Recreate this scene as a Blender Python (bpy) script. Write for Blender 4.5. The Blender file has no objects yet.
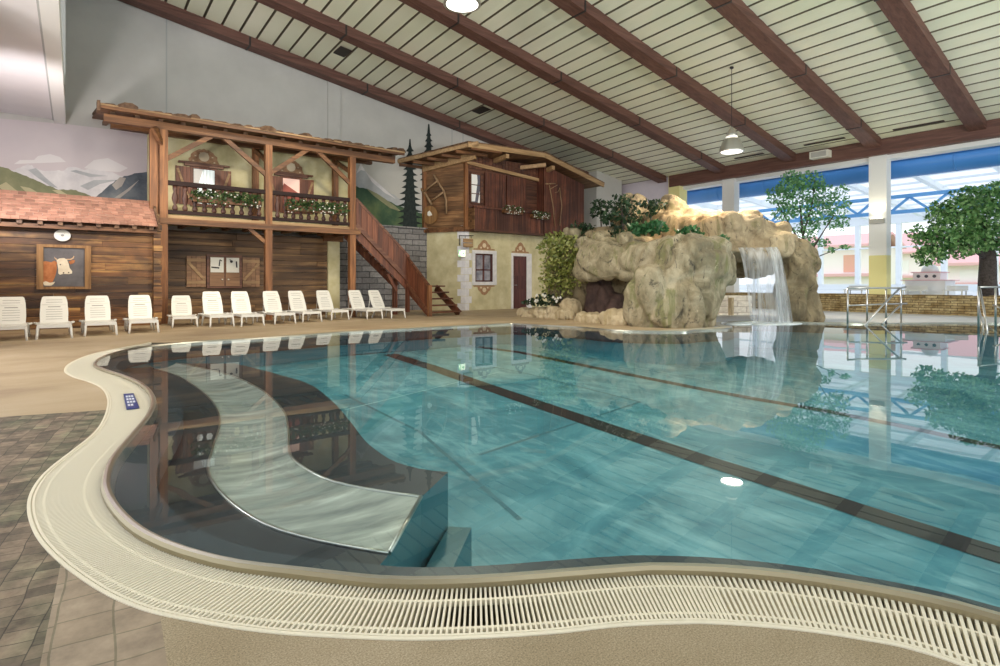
import bpy, bmesh, math, random
from mathutils import Vector, Matrix, noise
from mathutils.geometry import delaunay_2d_cdt
random.seed(7)
R = math.radians
scene = bpy.context.scene
COL = scene.collection
# ------------------------------------------------------------------ camera, world, light, exposure
F, CX, HY, EYE = 571.0, 500.0, 284.0, 1.1
YAW = math.atan2(725, 571)
CA, SA = math.cos(YAW), math.sin(YAW)
cam_data = bpy.data.cameras.new('camera')
cam = bpy.data.objects.new('camera', cam_data); COL.objects.link(cam)
cam_data.sensor_width = 36; cam_data.lens = 36 * F / 1000
cam_data.shift_y = -(333 - HY) / 1000
cam_data.clip_start = 0.05; cam_data.clip_end = 500
cam.location = (0, 0, EYE)
cam.rotation_euler = (R(90), 0, math.atan2(SA, CA) - R(90))
scene.camera = cam
scene.view_settings.view_transform = 'Standard'
scene.view_settings.look = 'None'
scene.view_settings.exposure = 0.0
scene.view_settings.gamma = 1.0
scene.view_settings.use_curve_mapping = False
scene.cycles.max_bounces = 10
scene.cycles.diffuse_bounces = 5
scene.cycles.transparent_max_bounces = 24
scene.cycles.caustics_reflective = False
scene.cycles.caustics_refractive = False
scene.cycles.sample_clamp_indirect = 6.0

world = bpy.data.worlds.new('overcast_sky'); scene.world = world
world.use_nodes = True
bg = world.node_tree.nodes['Background']
bg.inputs['Color'].default_value = (0.92, 0.96, 1.0, 1)
bg.inputs['Strength'].default_value = 1.6

def lamp(name, kind, loc, energy, color=(1, 1, 1), size=0.3, target=None, angle=None, size_y=None):
    l = bpy.data.lights.new(name, kind); l.energy = energy; l.color = color
    if kind == 'AREA':
        l.size = size
        if size_y: l.shape = 'RECTANGLE'; l.size_y = size_y
    else:
        l.shadow_soft_size = size
    if kind == 'SPOT':
        l.spot_size = angle or R(80); l.spot_blend = 0.8
    o = bpy.data.objects.new(name, l); COL.objects.link(o); o.location = loc
    if target is not None:
        o.rotation_euler = (Vector(target) - Vector(loc)).to_track_quat('-Z', 'Y').to_euler()
    return o
WARM = (1.0, 0.86, 0.66)
lamp('hall_lamp_light', 'AREA', (6.65, 9.70, 6.79), 420, WARM, 0.62, (6.65, 9.701, 0)).data.shape = 'DISK'
lamp('hall_lamp_light', 'AREA', (17.31, 9.87, 5.32), 320, WARM, 0.62, (17.31, 9.871, 0)).data.shape = 'DISK'
lamp('shed_spotlight', 'SPOT', (2.0, 13.5, 5.6), 700, WARM, 0.2, (0.3, 17.8, 1.5), R(95))
lamp('rock_spotlight', 'SPOT', (14.6, 8.0, 5.6), 620, (1.0, 0.62, 0.28), 0.12, (16.0, 10.6, 2.9), R(46))
lamp('chalet_fill', 'SPOT', (5.4, 12.8, 7.0), 900, WARM, 0.2, (5.3, 19.0, 2.2), R(80))  # added warm fill for the chalet timber, no fixture behind it
lamp('farmhouse_fill', 'SPOT', (11.5, 12.5, 7.2), 650, WARM, 0.2, (15.0, 19.6, 3.6), R(75))  # fill light added to warm the farmhouse boards, no real lamp here
lamp('shed_fill', 'POINT', (-3.2, 10.5, 2.9), 420, (1, .94, .90), 0.5)  # unseen fill added to brighten soffit and shed, the shed has no lamp
lamp('mural_fill', 'SPOT', (-1.0, 15.0, 3.3), 620, (1, .95, .95), 0.3, (.3, 20.5, 5.6), R(125))  # added fill that lifts the mural and the wall around it
lamp('soffit_fill', 'SPOT', (-3.4, 8.0, 2.4), 500, (1, .95, .95), 0.5, (-1.2, 14.0, 5.9), R(120))  # fill added out of view to lighten the soffit from below
lamp('ceiling_fill', 'SPOT', (-2.5, 3.0, 3.2), 2200, (1, .96, .88), 0.5, (7.0, 9.0, 10.0), R(130))  # invented fill out of view, added to brighten the ceiling sheets
lamp('ceiling_fill', 'SPOT', (14.0, -4.0, 3.2), 2600, (1, .96, .88), 0.5, (16.0, 6.0, 9.0), R(130))  # second added ceiling fill, also without a real fixture

# ------------------------------------------------------------------ pixel of the photograph -> point on a real plane
def W(x, y, d):
    r = (x - CX) / F * d
    return Vector((CA * d + SA * r, SA * d - CA * r, EYE + (HY - y) / F * d))
def atY(x, y, Y): return W(x, y, Y / (SA - CA * (x - CX) / F))
def atX(x, y, X): return W(x, y, X / (CA + SA * (x - CX) / F))
def atZ(x, y, Z=0.0): return W(x, y, F * (EYE - Z) / (y - HY))
def roof_z(X, Y=21.0): return 6.32 + (24.7 - X) * (.155 + .0043 * (21.0 - Y))

# ------------------------------------------------------------------ materials
def mat(name, color=(.8, .8, .8), rough=0.5, metal=0.0, spec=None, emit=None, emit_s=1.0):
    m = bpy.data.materials.new(name); m.use_nodes = True
    b = m.node_tree.nodes['Principled BSDF']
    b.inputs['Base Color'].default_value = (*color, 1); b.inputs['Roughness'].default_value = rough
    b.inputs['Metallic'].default_value = metal
    if spec is not None: b.inputs['Specular IOR Level'].default_value = spec
    if emit:
        b.inputs['Emission Color'].default_value = (*emit, 1); b.inputs['Emission Strength'].default_value = emit_s
    return m
class N:
    """small node-graph helper"""
    def __init__(s, m): s.t = m.node_tree; s.b = s.t.nodes['Principled BSDF']
    def n(s, ty, **k):
        nd = s.t.nodes.new(ty)
        for a, v in k.items(): setattr(nd, a, v)
        return nd
    def l(s, a, b): s.t.links.new(a, b)
    def coords(s, scale=(1, 1, 1), rot=(0, 0, 0), loc=(0, 0, 0)):
        tc = s.n('ShaderNodeTexCoord'); mp = s.n('ShaderNodeMapping')
        mp.inputs['Scale'].default_value = scale; mp.inputs['Rotation'].default_value = rot; mp.inputs['Location'].default_value = loc
        s.l(tc.outputs['Object'], mp.inputs['Vector']); return mp.outputs['Vector']
    def noise(s, vec, scale=5, detail=4, rough=0.55, dist=0.0):
        nd = s.n('ShaderNodeTexNoise'); nd.inputs['Scale'].default_value = scale; nd.inputs['Detail'].default_value = detail
        nd.inputs['Roughness'].default_value = rough; nd.inputs['Distortion'].default_value = dist
        s.l(vec, nd.inputs['Vector']); return nd.outputs['Fac']
    def ramp(s, fac, stops):
        r = s.n('ShaderNodeValToRGB'); e = r.color_ramp.elements
        while len(e) < len(stops): e.new(0.5)
        for el, (p, c) in zip(e, stops): el.position = p; el.color = (*c, 1) if len(c) == 3 else c
        s.l(fac, r.inputs['Fac']); return r.outputs['Color']
    def mix(s, fac, a, b, mode='MIX'):
        m = s.n('ShaderNodeMix', data_type='RGBA', blend_type=mode)
        if isinstance(fac, (int, float)): m.inputs[0].default_value = fac
        else: s.l(fac, m.inputs[0])
        for v, i in ((a, 6), (b, 7)):
            if isinstance(v, tuple): m.inputs[i].default_value = (*v, 1)
            else: s.l(v, m.inputs[i])
        return m.outputs[2]
    def bump(s, h, strength=0.3, dist=0.02):
        b = s.n('ShaderNodeBump'); b.inputs['Strength'].default_value = strength; b.inputs['Distance'].default_value = dist
        s.l(h, b.inputs['Height']); s.l(b.outputs['Normal'], s.b.inputs['Normal'])
    def island(s): return s.n('ShaderNodeNewGeometry').outputs['Random Per Island']
    def base(s, c): s.l(c, s.b.inputs['Base Color'])

def wood(name, dark, mid, light, axis=0, scale=3.0, rough=0.6, tint=0.5, stain=0.0):
    """grain stretched along one axis, every plank (mesh island) its own tone"""
    m = mat(name, mid, rough); g = N(m)
    sc = [scale * 4] * 3
    for a_ in ((0, 1) if axis == 3 else (axis,)): sc[a_] = scale * 0.25
    v = g.coords(tuple(sc))
    isl = g.island()
    add = g.n('ShaderNodeVectorMath', operation='ADD'); cmb = g.n('ShaderNodeCombineXYZ')
    mul = g.n('ShaderNodeMath', operation='MULTIPLY'); mul.inputs[1].default_value = 37.0
    g.l(isl, mul.inputs[0]); [g.l(mul.outputs[0], cmb.inputs[i]) for i in range(3)]
    g.l(v, add.inputs[0]); g.l(cmb.outputs[0], add.inputs[1])
    f = g.noise(add.outputs[0], 1.4, 6, 0.62, 0.6)
    col = g.ramp(f, [(0.28, dark), (0.5, mid), (0.72, light)])
    var = g.ramp(isl, [(0.0, (1 - tint,) * 3), (1.0, (1.0,) * 3)])
    col = g.mix(1.0, col, var, 'MULTIPLY')
    if stain:
        bl = g.noise(g.coords((.55, .55, .9), (0, 0, 0), (1.3, .4, .2)), 1.5, 5, 0.6, .5)
        col = g.mix(g.ramp(bl, [(0.44, (stain,) * 3), (0.58, (0, 0, 0))]), col, tuple(c * .6 for c in dark))
    g.base(col)
    g.bump(f, 0.35, 0.01)
    return m
def speckle(name, c1, c2, scale=8, rough=0.6, bump=0.15, c3=None, detail=5, dist=0.01):
    m = mat(name, c1, rough); g = N(m)
    f = g.noise(g.coords(), scale, detail, 0.6)
    st = [(0.35, c1), (0.65, c2)] if c3 is None else [(0.3, c1), (0.5, c2), (0.7, c3)]
    g.base(g.ramp(f, st))
    if bump: g.bump(f, bump, dist)
    return m
def leaf(name, c1, c2, c3):
    m = mat(name, c2, 0.45); g = N(m)
    g.base(g.ramp(g.island(), [(0.0, c1), (0.5, c2), (1.0, c3)]))
    tl = g.n('ShaderNodeBsdfTranslucent'); mx = g.n('ShaderNodeMixShader'); mx.inputs[0].default_value = 0.3
    out = g.t.nodes['Material Output']
    g.l(g.ramp(g.island(), [(0.0, c1), (0.5, c2), (1.0, c3)]), tl.inputs[0]); g.l(g.b.outputs[0], mx.inputs[1]); g.l(tl.outputs[0], mx.inputs[2]); g.l(mx.outputs[0], out.inputs[0])
    return m

M = {}
M['white_wall'] = speckle('white_wall_paint', (.50, .49, .46), (.56, .55, .515), 0.7, 0.8, 0.05)
M['lilac_wall'] = speckle('lilac_wall_paint', (.66, .60, .68), (.72, .66, .73), 1.0, 0.8, 0.05)
M['soffit'] = speckle('soffit_white_paint', (.74, .72, .74), (.78, .76, .77), 1.0, 0.8, 0.03)
M['yellow_paint'] = mat('yellow_paint', (.80, .74, .34), 0.7)
M['white_paint'] = mat('white_paint', (.80, .80, .78), 0.6)
M['window_white'] = mat('window_frame_white', (.86, .89, .92), 0.5)
M['blue_paint'] = mat('blue_steel_paint', (.06, .24, .60), 0.4)
M['truss_blue'] = mat('blue_truss_paint', (.14, .38, .72), 0.4)
def ceiling_mat():
    m = mat('cream_sheet_metal', (.78, .77, .60), 0.45); g = N(m)
    f = g.noise(g.coords((.3, .3, .3)), 1.0, 3)
    g.base(g.ramp(f, [(.35, (.72, .74, .56)), (.65, (.82, .80, .64))]))
    return m
M['ceiling'] = ceiling_mat()
M['glulam'] = wood('glulam_brown', (.075, .030, .022), (.135, .058, .042), (.20, .095, .07), 0, 2.0, 0.6, 0.2)
M['glulam_y'] = wood('glulam_brown_eave', (.075, .030, .022), (.135, .058, .042), (.20, .095, .07), 1, 2.0, 0.6, 0.2)
M['iron'] = mat('black_iron', (.03, .025, .025), 0.5, 0.3)
M['shed_log'] = wood('weathered_shed_boards', (.012, .005, .003), (.21, .088, .027), (.74, .42, .14), 0, 1.0, 0.5, 0.45, .6)
M['chalet_log'] = wood('chalet_log_wall', (.025, .012, .006), (.175, .092, .038), (.46, .27, .11), 0, 1.0, 0.6, 0.5, .3)
M['beam_z'] = wood('chalet_post_timber', (.06, .021, .007), (.235, .095, .032), (.45, .20, .075), 2, 1.6, 0.55, 0.25)
M['beam_x'] = wood('chalet_beam_timber', (.045, .017, .006), (.165, .070, .026), (.36, .17, .065), 0, 1.4, 0.55, 0.35)
M['beam_y'] = wood('chalet_rafter_timber', (.045, .021, .010), (.14, .068, .030), (.28, .155, .075), 1, 1.4, 0.55, 0.3)
M['red_wood'] = wood('red_brown_stair_wood', (.055, .016, .008), (.165, .052, .024), (.30, .11, .05), 2, 1.8, 0.5, 0.45)
M['red_wood_x'] = wood('red_brown_tread_wood', (.06, .02, .010), (.15, .055, .028), (.28, .125, .065), 0, 1.8, 0.5, 0.4)
M['dark_rail'] = wood('dark_stained_rail', (.008, .004, .003), (.020, .008, .007), (.04, .017, .013), 0, 2.0, 0.85, 0.2)
M['baluster'] = wood('baluster_wood', (.03, .011, .008), (.075, .026, .016), (.13, .05, .03), 2, 2.0, 0.5, 0.3)
M['house_log'] = wood('house_side_boards', (.055, .024, .010), (.27, .135, .055), (.52, .30, .14), 3, 1.8, 0.6, 0.5, .4)
M['house_dark'] = wood('house_front_boards', (.035, .012, .008), (.115, .042, .022), (.21, .088, .045), 0, 1.8, 0.6, 0.5)
M['house_red'] = wood('house_vertical_boards', (.03, .009, .005), (.13, .038, .020), (.26, .095, .046), 2, 1.6, 0.6, 0.5, .35)
M['pale_wood'] = wood('pale_fascia_wood', (.22, .125, .055), (.40, .25, .12), (.56, .38, .20), 0, 1.6, 0.6, 0.3)
M['door_wood'] = wood('dark_red_door_wood', (.045, .010, .008), (.10, .024, .018), (.15, .045, .03), 2, 2.0, 0.45, 0.25)
M['tool_wood'] = wood('old_tool_wood', (.16, .09, .045), (.30, .19, .10), (.45, .31, .18), 2, 2.5, 0.7, 0.2)
M['bark'] = speckle('bark_shingle', (.035, .02, .012), (.12, .065, .035), 9, 0.9, 0.6, (.20, .13, .08))
M['plaster'] = speckle('yellow_plaster', (.44, .39, .20), (.56, .51, .29), 1.6, 0.85, 0.15, (.66, .61, .40))
M['plaster2'] = speckle('house_yellow_plaster', (.50, .45, .26), (.62, .56, .34), 1.8, 0.85, 0.15, (.72, .67, .46))
M['quoin'] = speckle('white_quoin_plaster', (.70, .69, .72), (.82, .81, .82), 6, 0.8, 0.3)
M['ornament'] = speckle('painted_ornament_brown', (.30, .16, .08), (.45, .27, .15), 14, 0.8, 0)
M['ornament_light'] = mat('painted_ornament_cream', (.72, .60, .42), 0.8)
def brick_mat(name, c1, c2, mortar, bw, bh, ms=0.012, axis='XZ', rough=0.8, offset=0.5, stain=None, rot=0.0, bump=0.5, var=0.35, loc=(0, 0, 0)):
    m = mat(name, c1, rough); g = N(m)
    tc = g.n('ShaderNodeTexCoord'); src = tc.outputs['Object']
    if axis != 'XY':
        sep = g.n('ShaderNodeSeparateXYZ'); cmb = g.n('ShaderNodeCombineXYZ'); g.l(src, sep.inputs[0])
        g.l(sep.outputs[axis[0]], cmb.inputs[0]); g.l(sep.outputs[axis[1]], cmb.inputs[1]); src = cmb.outputs[0]
    mp = g.n('ShaderNodeMapping'); mp.inputs['Rotation'].default_value = (0, 0, rot); mp.inputs['Location'].default_value = loc; g.l(src, mp.inputs['Vector'])
    wob = g.n('ShaderNodeTexNoise'); wob.inputs['Scale'].default_value = 3.0
    g.l(mp.outputs[0], wob.inputs['Vector'])
    mx = g.n('ShaderNodeMix', data_type='VECTOR'); mx.inputs[0].default_value = 0.045
    g.l(mp.outputs[0], mx.inputs[4]); g.l(wob.outputs['Color'], mx.inputs[5])
    b = g.n('ShaderNodeTexBrick'); b.offset = offset; b.inputs['Scale'].default_value = 1.0
    b.inputs['Brick Width'].default_value = bw; b.inputs['Row Height'].default_value = bh
    b.inputs['Mortar Size'].default_value = ms; b.inputs['Mortar Smooth'].default_value = 0.2; b.inputs['Bias'].default_value = 0.0
    b.inputs['Color1'].default_value = (*c1, 1); b.inputs['Color2'].default_value = (*c2, 1); b.inputs['Mortar'].default_value = (*mortar, 1)
    g.l(mx.outputs[1], b.inputs['Vector'])
    f = g.noise(mp.outputs[0], 9, 5, 0.65)
    col = g.mix(1.0, b.outputs['Color'], g.ramp(f, [(0.3, (1 - var,) * 3), (0.7, (1 + var * .4,) * 3)]), 'MULTIPLY')
    if stain:
        f2 = g.noise(mp.outputs[0], 2.3, 3)
        col = g.mix(g.ramp(f2, [(0.45, (0, 0, 0)), (0.62, (1, 1, 1))]), col, g.mix(1.0, col, stain, 'MULTIPLY'))
    g.base(col)
    h = g.n('ShaderNodeMath', operation='MULTIPLY_ADD'); g.l(f, h.inputs[0]); h.inputs[1].default_value = 0.5
    inv = g.n('ShaderNodeMath', operation='SUBTRACT'); inv.inputs[0].default_value = 1.0; g.l(b.outputs['Fac'], inv.inputs[1])
    g.l(inv.outputs[0], h.inputs[2]); g.bump(h.outputs[0], bump, 0.015)
    return m
M['stone_wall'] = brick_mat('grey_painted_stone', (.20, .195, .20), (.34, .33, .33), (.09, .09, .095), .62, .22, .018, 'XZ', bump=.8)
M['drystone'] = brick_mat('tan_dry_stone', (.36, .265, .12), (.62, .50, .27), (.14, .09, .04), .36, .085, .009, 'YZ', bump=1.0, stain=(.70, .62, .5), var=.6)
M['flag'] = brick_mat('brown_flagstone', (.32, .25, .175), (.40, .32, .235), (.22, .19, .125), .15, .152, .0035, 'XY', offset=0.08, rot=R(-85.5), bump=.4, var=.35, loc=(0, -.19, 0))
M['slate'] = brick_mat('slate_mosaic', (.15, .115, .082), (.33, .25, .175), (.085, .068, .05), .072, .088, .002, 'XY', stain=(.72, .90, .80), rot=R(-80), bump=.7, var=.6)
M['white_stone'] = brick_mat('white_stone_blocks', (.66, .64, .58), (.76, .74, .68), (.45, .42, .38), .4, .2, .015, 'YZ')
def deck_mat():
    m = mat('beige_resin_deck', (.40, .31, .20), 0.6); g = N(m)
    f = g.noise(g.coords((.6, 1.2, 1)), 0.9, 5, 0.6, 0.4)
    col = g.ramp(f, [(0.3, (.33, .235, .145)), (0.5, (.45, .345, .215)), (0.7, (.52, .415, .28))])
    fine = g.noise(g.coords(), 130, 2, 0.7)
    g.base(g.mix(1.0, col, g.ramp(fine, [(0.3, (.82,) * 3), (0.7, (1.08,) * 3)]), 'MULTIPLY'))
    return m
M['deck'] = deck_mat()
def epoxy_mat():
    m = mat('speckled_epoxy_deck', (.30, .25, .16), 0.65); g = N(m)
    fine = g.noise(g.coords(), 170, 3, 0.8)
    big = g.noise(g.coords(), 2.0, 4, 0.6)
    col = g.ramp(fine, [(0.35, (.20, .155, .095)), (0.5, (.35, .285, .185)), (0.66, (.50, .42, .30))])
    g.base(g.mix(1.0, col, g.ramp(big, [(0.35, (.86, .84, .78)), (0.65, (1.05,) * 3)]), 'MULTIPLY'))
    g.bump(fine, 0.3, 0.003)
    return m
M['epoxy'] = epoxy_mat()
M['pale_deck'] = speckle('pale_grey_deck', (.60, .60, .61), (.70, .70, .70), 1.5, 0.5, 0)
M['grate'] = mat('cream_plastic_grate', (.80, .75, .60), 0.5)
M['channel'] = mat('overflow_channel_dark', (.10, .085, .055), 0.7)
M['steel'] = mat('brushed_steel', (.62, .60, .55), 0.28, 1.0)
M['rail_steel'] = mat('polished_steel_tube', (.50, .50, .49), 0.32, 0.9)
M['plastic'] = mat('white_lounger_plastic', (.70, .69, .64), 0.4)
M['slot'] = mat('lounger_slot_shadow_grey', (.30, .29, .27), 0.7)
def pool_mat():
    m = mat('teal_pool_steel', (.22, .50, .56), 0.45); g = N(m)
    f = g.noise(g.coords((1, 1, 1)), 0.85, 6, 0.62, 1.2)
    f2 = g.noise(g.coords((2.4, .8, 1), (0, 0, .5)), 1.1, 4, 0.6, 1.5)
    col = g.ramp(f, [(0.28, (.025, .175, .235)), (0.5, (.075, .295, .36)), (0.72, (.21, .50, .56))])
    g.base(g.mix(g.ramp(f2, [(0.52, (0, 0, 0)), (0.75, (.6, .6, .6))]), col, (.40, .70, .73)))  # pale patches imitate caustic light and steel sheen in the floor colour
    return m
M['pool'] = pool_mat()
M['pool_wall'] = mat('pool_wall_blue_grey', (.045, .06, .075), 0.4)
M['lane'] = mat('dark_lane_tile', (.012, .012, .015), 0.5)
M['seam'] = mat('weld_seam_pale', (.34, .62, .66), 0.5)
M['seam_dark'] = mat('floor_joint_dark', (.05, .20, .25), 0.5)
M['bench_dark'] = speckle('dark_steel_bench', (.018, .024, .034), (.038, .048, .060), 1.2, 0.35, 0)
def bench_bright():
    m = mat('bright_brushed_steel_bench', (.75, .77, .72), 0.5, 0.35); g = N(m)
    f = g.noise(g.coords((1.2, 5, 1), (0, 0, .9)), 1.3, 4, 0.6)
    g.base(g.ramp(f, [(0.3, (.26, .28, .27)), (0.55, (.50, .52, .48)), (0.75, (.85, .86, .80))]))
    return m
M['bench_bright'] = bench_bright()
M['bench_face'] = mat('bench_end_teal_steel', (.06, .20, .23), 0.4)
def water_mat():
    m = bpy.data.materials.new('pool_water'); m.use_nodes = True
    t = m.node_tree; t.nodes.clear()
    out = t.nodes.new('ShaderNodeOutputMaterial'); mx = t.nodes.new('ShaderNodeMixShader')
    tr = t.nodes.new('ShaderNodeBsdfTransparent'); tr.inputs['Color'].default_value = (.86, .95, .96, 1)
    gl = t.nodes.new('ShaderNodeBsdfGlossy'); gl.inputs['Roughness'].default_value = 0.012
    geo = t.nodes.new('ShaderNodeNewGeometry'); ior = t.nodes.new('ShaderNodeMapRange')
    ior.inputs['To Min'].default_value = 1.33; ior.inputs['To Max'].default_value = 1 / 1.33
    fr = t.nodes.new('ShaderNodeFresnel')
    tc = t.nodes.new('ShaderNodeTexCoord'); mp = t.nodes.new('ShaderNodeMapping'); mp.inputs['Scale'].default_value = (.5, 1.2, 1)
    nz = t.nodes.new('ShaderNodeTexNoise'); nz.inputs['Scale'].default_value = 1.1; nz.inputs['Detail'].default_value = 2
    bp = t.nodes.new('ShaderNodeBump'); bp.inputs['Strength'].default_value = 0.06; bp.inputs['Distance'].default_value = 0.02
    L = t.links.new
    L(geo.outputs['Backfacing'], ior.inputs['Value']); L(ior.outputs['Result'], fr.inputs['IOR'])
    L(tc.outputs['Object'], mp.inputs['Vector']); L(mp.outputs['Vector'], nz.inputs['Vector']); L(nz.outputs['Fac'], bp.inputs['Height'])
    L(bp.outputs['Normal'], gl.inputs['Normal']); L(bp.outputs['Normal'], fr.inputs['Normal'])
    L(fr.outputs['Fac'], mx.inputs['Fac']); L(tr.outputs[0], mx.inputs[1]); L(gl.outputs[0], mx.inputs[2]); L(mx.outputs[0], out.inputs[0])
    return m
M['water'] = water_mat()
def fall_mat():
    m = bpy.data.materials.new('falling_water'); m.use_nodes = True
    t = m.node_tree; t.nodes.clear(); L = t.links.new
    out = t.nodes.new('ShaderNodeOutputMaterial'); mx = t.nodes.new('ShaderNodeMixShader')
    tr = t.nodes.new('ShaderNodeBsdfTransparent'); tr.inputs['Color'].default_value = (.95, .97, 1, 1)
    df = t.nodes.new('ShaderNodeBsdfDiffuse'); df.inputs['Color'].default_value = (.92, .95, .97, 1)
    tl = t.nodes.new('ShaderNodeBsdfTranslucent'); tl.inputs['Color'].default_value = (.92, .95, .97, 1)
    m2 = t.nodes.new('ShaderNodeMixShader'); m2.inputs[0].default_value = .5
    L(df.outputs[0], m2.inputs[1]); L(tl.outputs[0], m2.inputs[2])
    tc = t.nodes.new('ShaderNodeTexCoord'); mp = t.nodes.new('ShaderNodeMapping'); mp.inputs['Scale'].default_value = (6, 6, .25)
    nz = t.nodes.new('ShaderNodeTexNoise'); nz.inputs['Scale'].default_value = 1.6; nz.inputs['Detail'].default_value = 5
    rp = t.nodes.new('ShaderNodeMapRange'); rp.inputs['From Min'].default_value = .3; rp.inputs['From Max'].default_value = .68
    rp.inputs['To Min'].default_value = .08; rp.inputs['To Max'].default_value = .62
    L(tc.outputs['Object'], mp.inputs[0]); L(mp.outputs[0], nz.inputs['Vector']); L(nz.outputs['Fac'], rp.inputs['Value'])
    L(rp.outputs[0], mx.inputs['Fac']); L(tr.outputs[0], mx.inputs[1]); L(m2.outputs[0], mx.inputs[2]); L(mx.outputs[0], out.inputs[0])
    return m
M['fall'] = fall_mat()
M['foam'] = speckle('white_water_foam', (.70, .80, .82), (.90, .94, .95), 6, 0.5, 0.3)
def rock_mat(name, dark, mid, light, green):
    m = mat(name, mid, 0.85); g = N(m)
    v = g.coords((1, 1, .7)); f = g.noise(v, 1.3, 9, 0.66, 0.9)
    col = g.ramp(f, [(0.30, tuple(.55 * a + .45 * b for a, b in zip(dark, mid))), (0.45, mid), (0.62, light)])
    st = g.noise(g.coords((1.7, 1.7, .28)), 1.3, 6, 0.62, 1.0)
    col = g.mix(g.ramp(st, [(0.54, (0, 0, 0)), (0.64, (.85, .85, .85))]), col, green)
    bl = g.noise(g.coords((1.0, 1.0, .5), (0, .35, .2)), 2.1, 8, 0.72, 2.2)
    col = g.mix(g.ramp(bl, [(0.36, (.9, .9, .9)), (0.44, (0, 0, 0))]), col, dark)
    pt = g.noise(g.coords((1.2, 1.2, 1.2), (.5, .2, .9)), 4.2, 6, 0.7, 1.0)
    col = g.mix(g.ramp(pt, [(0.60, (0, 0, 0)), (0.72, (.7, .7, .7))]), col, tuple(min(.72, c * 1.25) for c in light))
    g.base(col)
    g.bump(g.noise(v, 4, 10, 0.72, .6), 0.85, 0.09)
    return m
M['rock'] = rock_mat('tan_artificial_rock', (.06, .052, .038), (.255, .215, .13), (.46, .40, .275), (.19, .19, .075))
M['rock_warm'] = rock_mat('ochre_artificial_rock', (.11, .08, .05), (.33, .255, .155), (.50, .40, .25), (.22, .19, .09))
M['rock_pillar'] = rock_mat('brown_artificial_rock', (.06, .045, .028), (.21, .165, .095), (.37, .30, .18), (.15, .14, .06))
M['rock_low'] = rock_mat('pale_boulder', (.20, .15, .09), (.46, .37, .23), (.66, .56, .38), (.36, .28, .14))
M['rock_red'] = speckle('red_brown_boulder', (.06, .034, .028), (.14, .085, .068), 3, 0.8, 0.5)
M['leaf_bush'] = leaf('yellow_green_leaf', (.14, .18, .04), (.28, .31, .08), (.46, .46, .17))
M['leaf_dark'] = leaf('dark_green_leaf', (.010, .026, .012), (.022, .055, .024), (.05, .10, .045))
M['leaf_flower'] = leaf('geranium_leaf', (.02, .05, .015), (.05, .10, .03), (.11, .18, .06))
M['leaf_fern'] = leaf('fern_green_leaf', (.02, .09, .035), (.045, .16, .06), (.10, .25, .10))
M['leaf_ficus'] = leaf('ficus_leaf', (.06, .20, .08), (.14, .36, .14), (.28, .52, .24))
M['leaf_tree'] = leaf('broad_tree_leaf', (.03, .11, .03), (.12, .28, .08), (.33, .52, .21))
M['leaf_red'] = leaf('red_leaf', (.10, .015, .015), (.18, .03, .03), (.10, .10, .03))
M['petal'] = mat('white_petal', (.85, .84, .78), 0.6)
M['trunk'] = speckle('grey_brown_bark', (.045, .034, .03), (.10, .08, .07), 14, 0.9, 0.6)
M['tile'] = wood('terracotta_shingle', (.33, .16, .115), (.50, .265, .19), (.60, .36, .27), 0, 3.0, 0.8, 0.4)
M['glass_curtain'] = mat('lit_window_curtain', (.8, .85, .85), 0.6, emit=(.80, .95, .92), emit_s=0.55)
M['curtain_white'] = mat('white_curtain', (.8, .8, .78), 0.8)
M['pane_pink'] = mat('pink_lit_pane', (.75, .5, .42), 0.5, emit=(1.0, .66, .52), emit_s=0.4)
M['pane_red'] = mat('red_painted_roof_view', (.40, .10, .07), 0.6)
M['pane_dark'] = mat('dark_window_glass', (.12, .12, .15), 0.08)
M['pane_view'] = speckle('reflecting_window_glass', (.16, .16, .20), (.42, .40, .44), 3, 0.1, 0)
M['cow_bg'] = speckle('painting_grey_ground', (.09, .085, .09), (.15, .14, .145), 3, 0.7, 0)
M['cow_brown'] = speckle('painted_cow_brown', (.34, .105, .03), (.52, .20, .07), 6, 0.7, 0)
M['cow_white'] = speckle('painted_cow_cream', (.62, .52, .38), (.78, .70, .55), 6, 0.7, 0)
M['cow_dark'] = mat('painted_dark_detail', (.05, .03, .02), 0.7)
M['horn'] = mat('painted_horn', (.62, .42, .26), 0.7)
M['frame_wood'] = wood('picture_frame_wood', (.14, .065, .02), (.30, .155, .055), (.44, .25, .10), 2, 2, 0.6, 0.3)
M['cup_panel'] = wood('cupboard_panel_wood', (.14, .07, .035), (.26, .14, .07), (.36, .21, .11), 0, 2, 0.6, 0.2)
M['paper'] = mat('white_glazed_sheet', (.78, .77, .68), 0.6)
M['mural_pale'] = mat('mural_pale_meadow_paint', (.47, .43, .27), .9)
M['mural_snow'] = speckle('mural_snow_paint', (.60, .58, .60), (.76, .74, .74), 2.2, 0.85, 0, detail=8)
M['mural_sky'] = speckle('mural_lilac_sky_paint', (.60, .54, .56), (.66, .60, .61), .5, .85, 0)
M['mural_cloud'] = mat('mural_cloud_paint', (.74, .71, .71), 0.9)
M['mural_rock'] = speckle('mural_blue_rock_paint', (.055, .07, .09), (.12, .14, .165), 1.6, 0.85, 0, (.20, .22, .23), 7)
M['mural_ridge'] = mat('mural_lit_ridge_paint', (.40, .37, .34), 0.9)
M['mural_green'] = speckle('mural_meadow_paint', (.16, .175, .10), (.25, .255, .145), 0.9, 0.85, 0, (.44, .41, .25), 6)
M['mural_dkgreen'] = speckle('mural_forest_paint', (.018, .055, .035), (.05, .10, .055), 1.0, 0.85, 0, (.14, .19, .08), 6)
M['mural_teal'] = mat('mural_teal_paint', (.035, .12, .11), 0.85)
M['mural_grey'] = speckle('mural_far_peak_paint', (.36, .38, .40), (.50, .51, .52), 1.5, 0.85, 0, detail=8)
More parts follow.
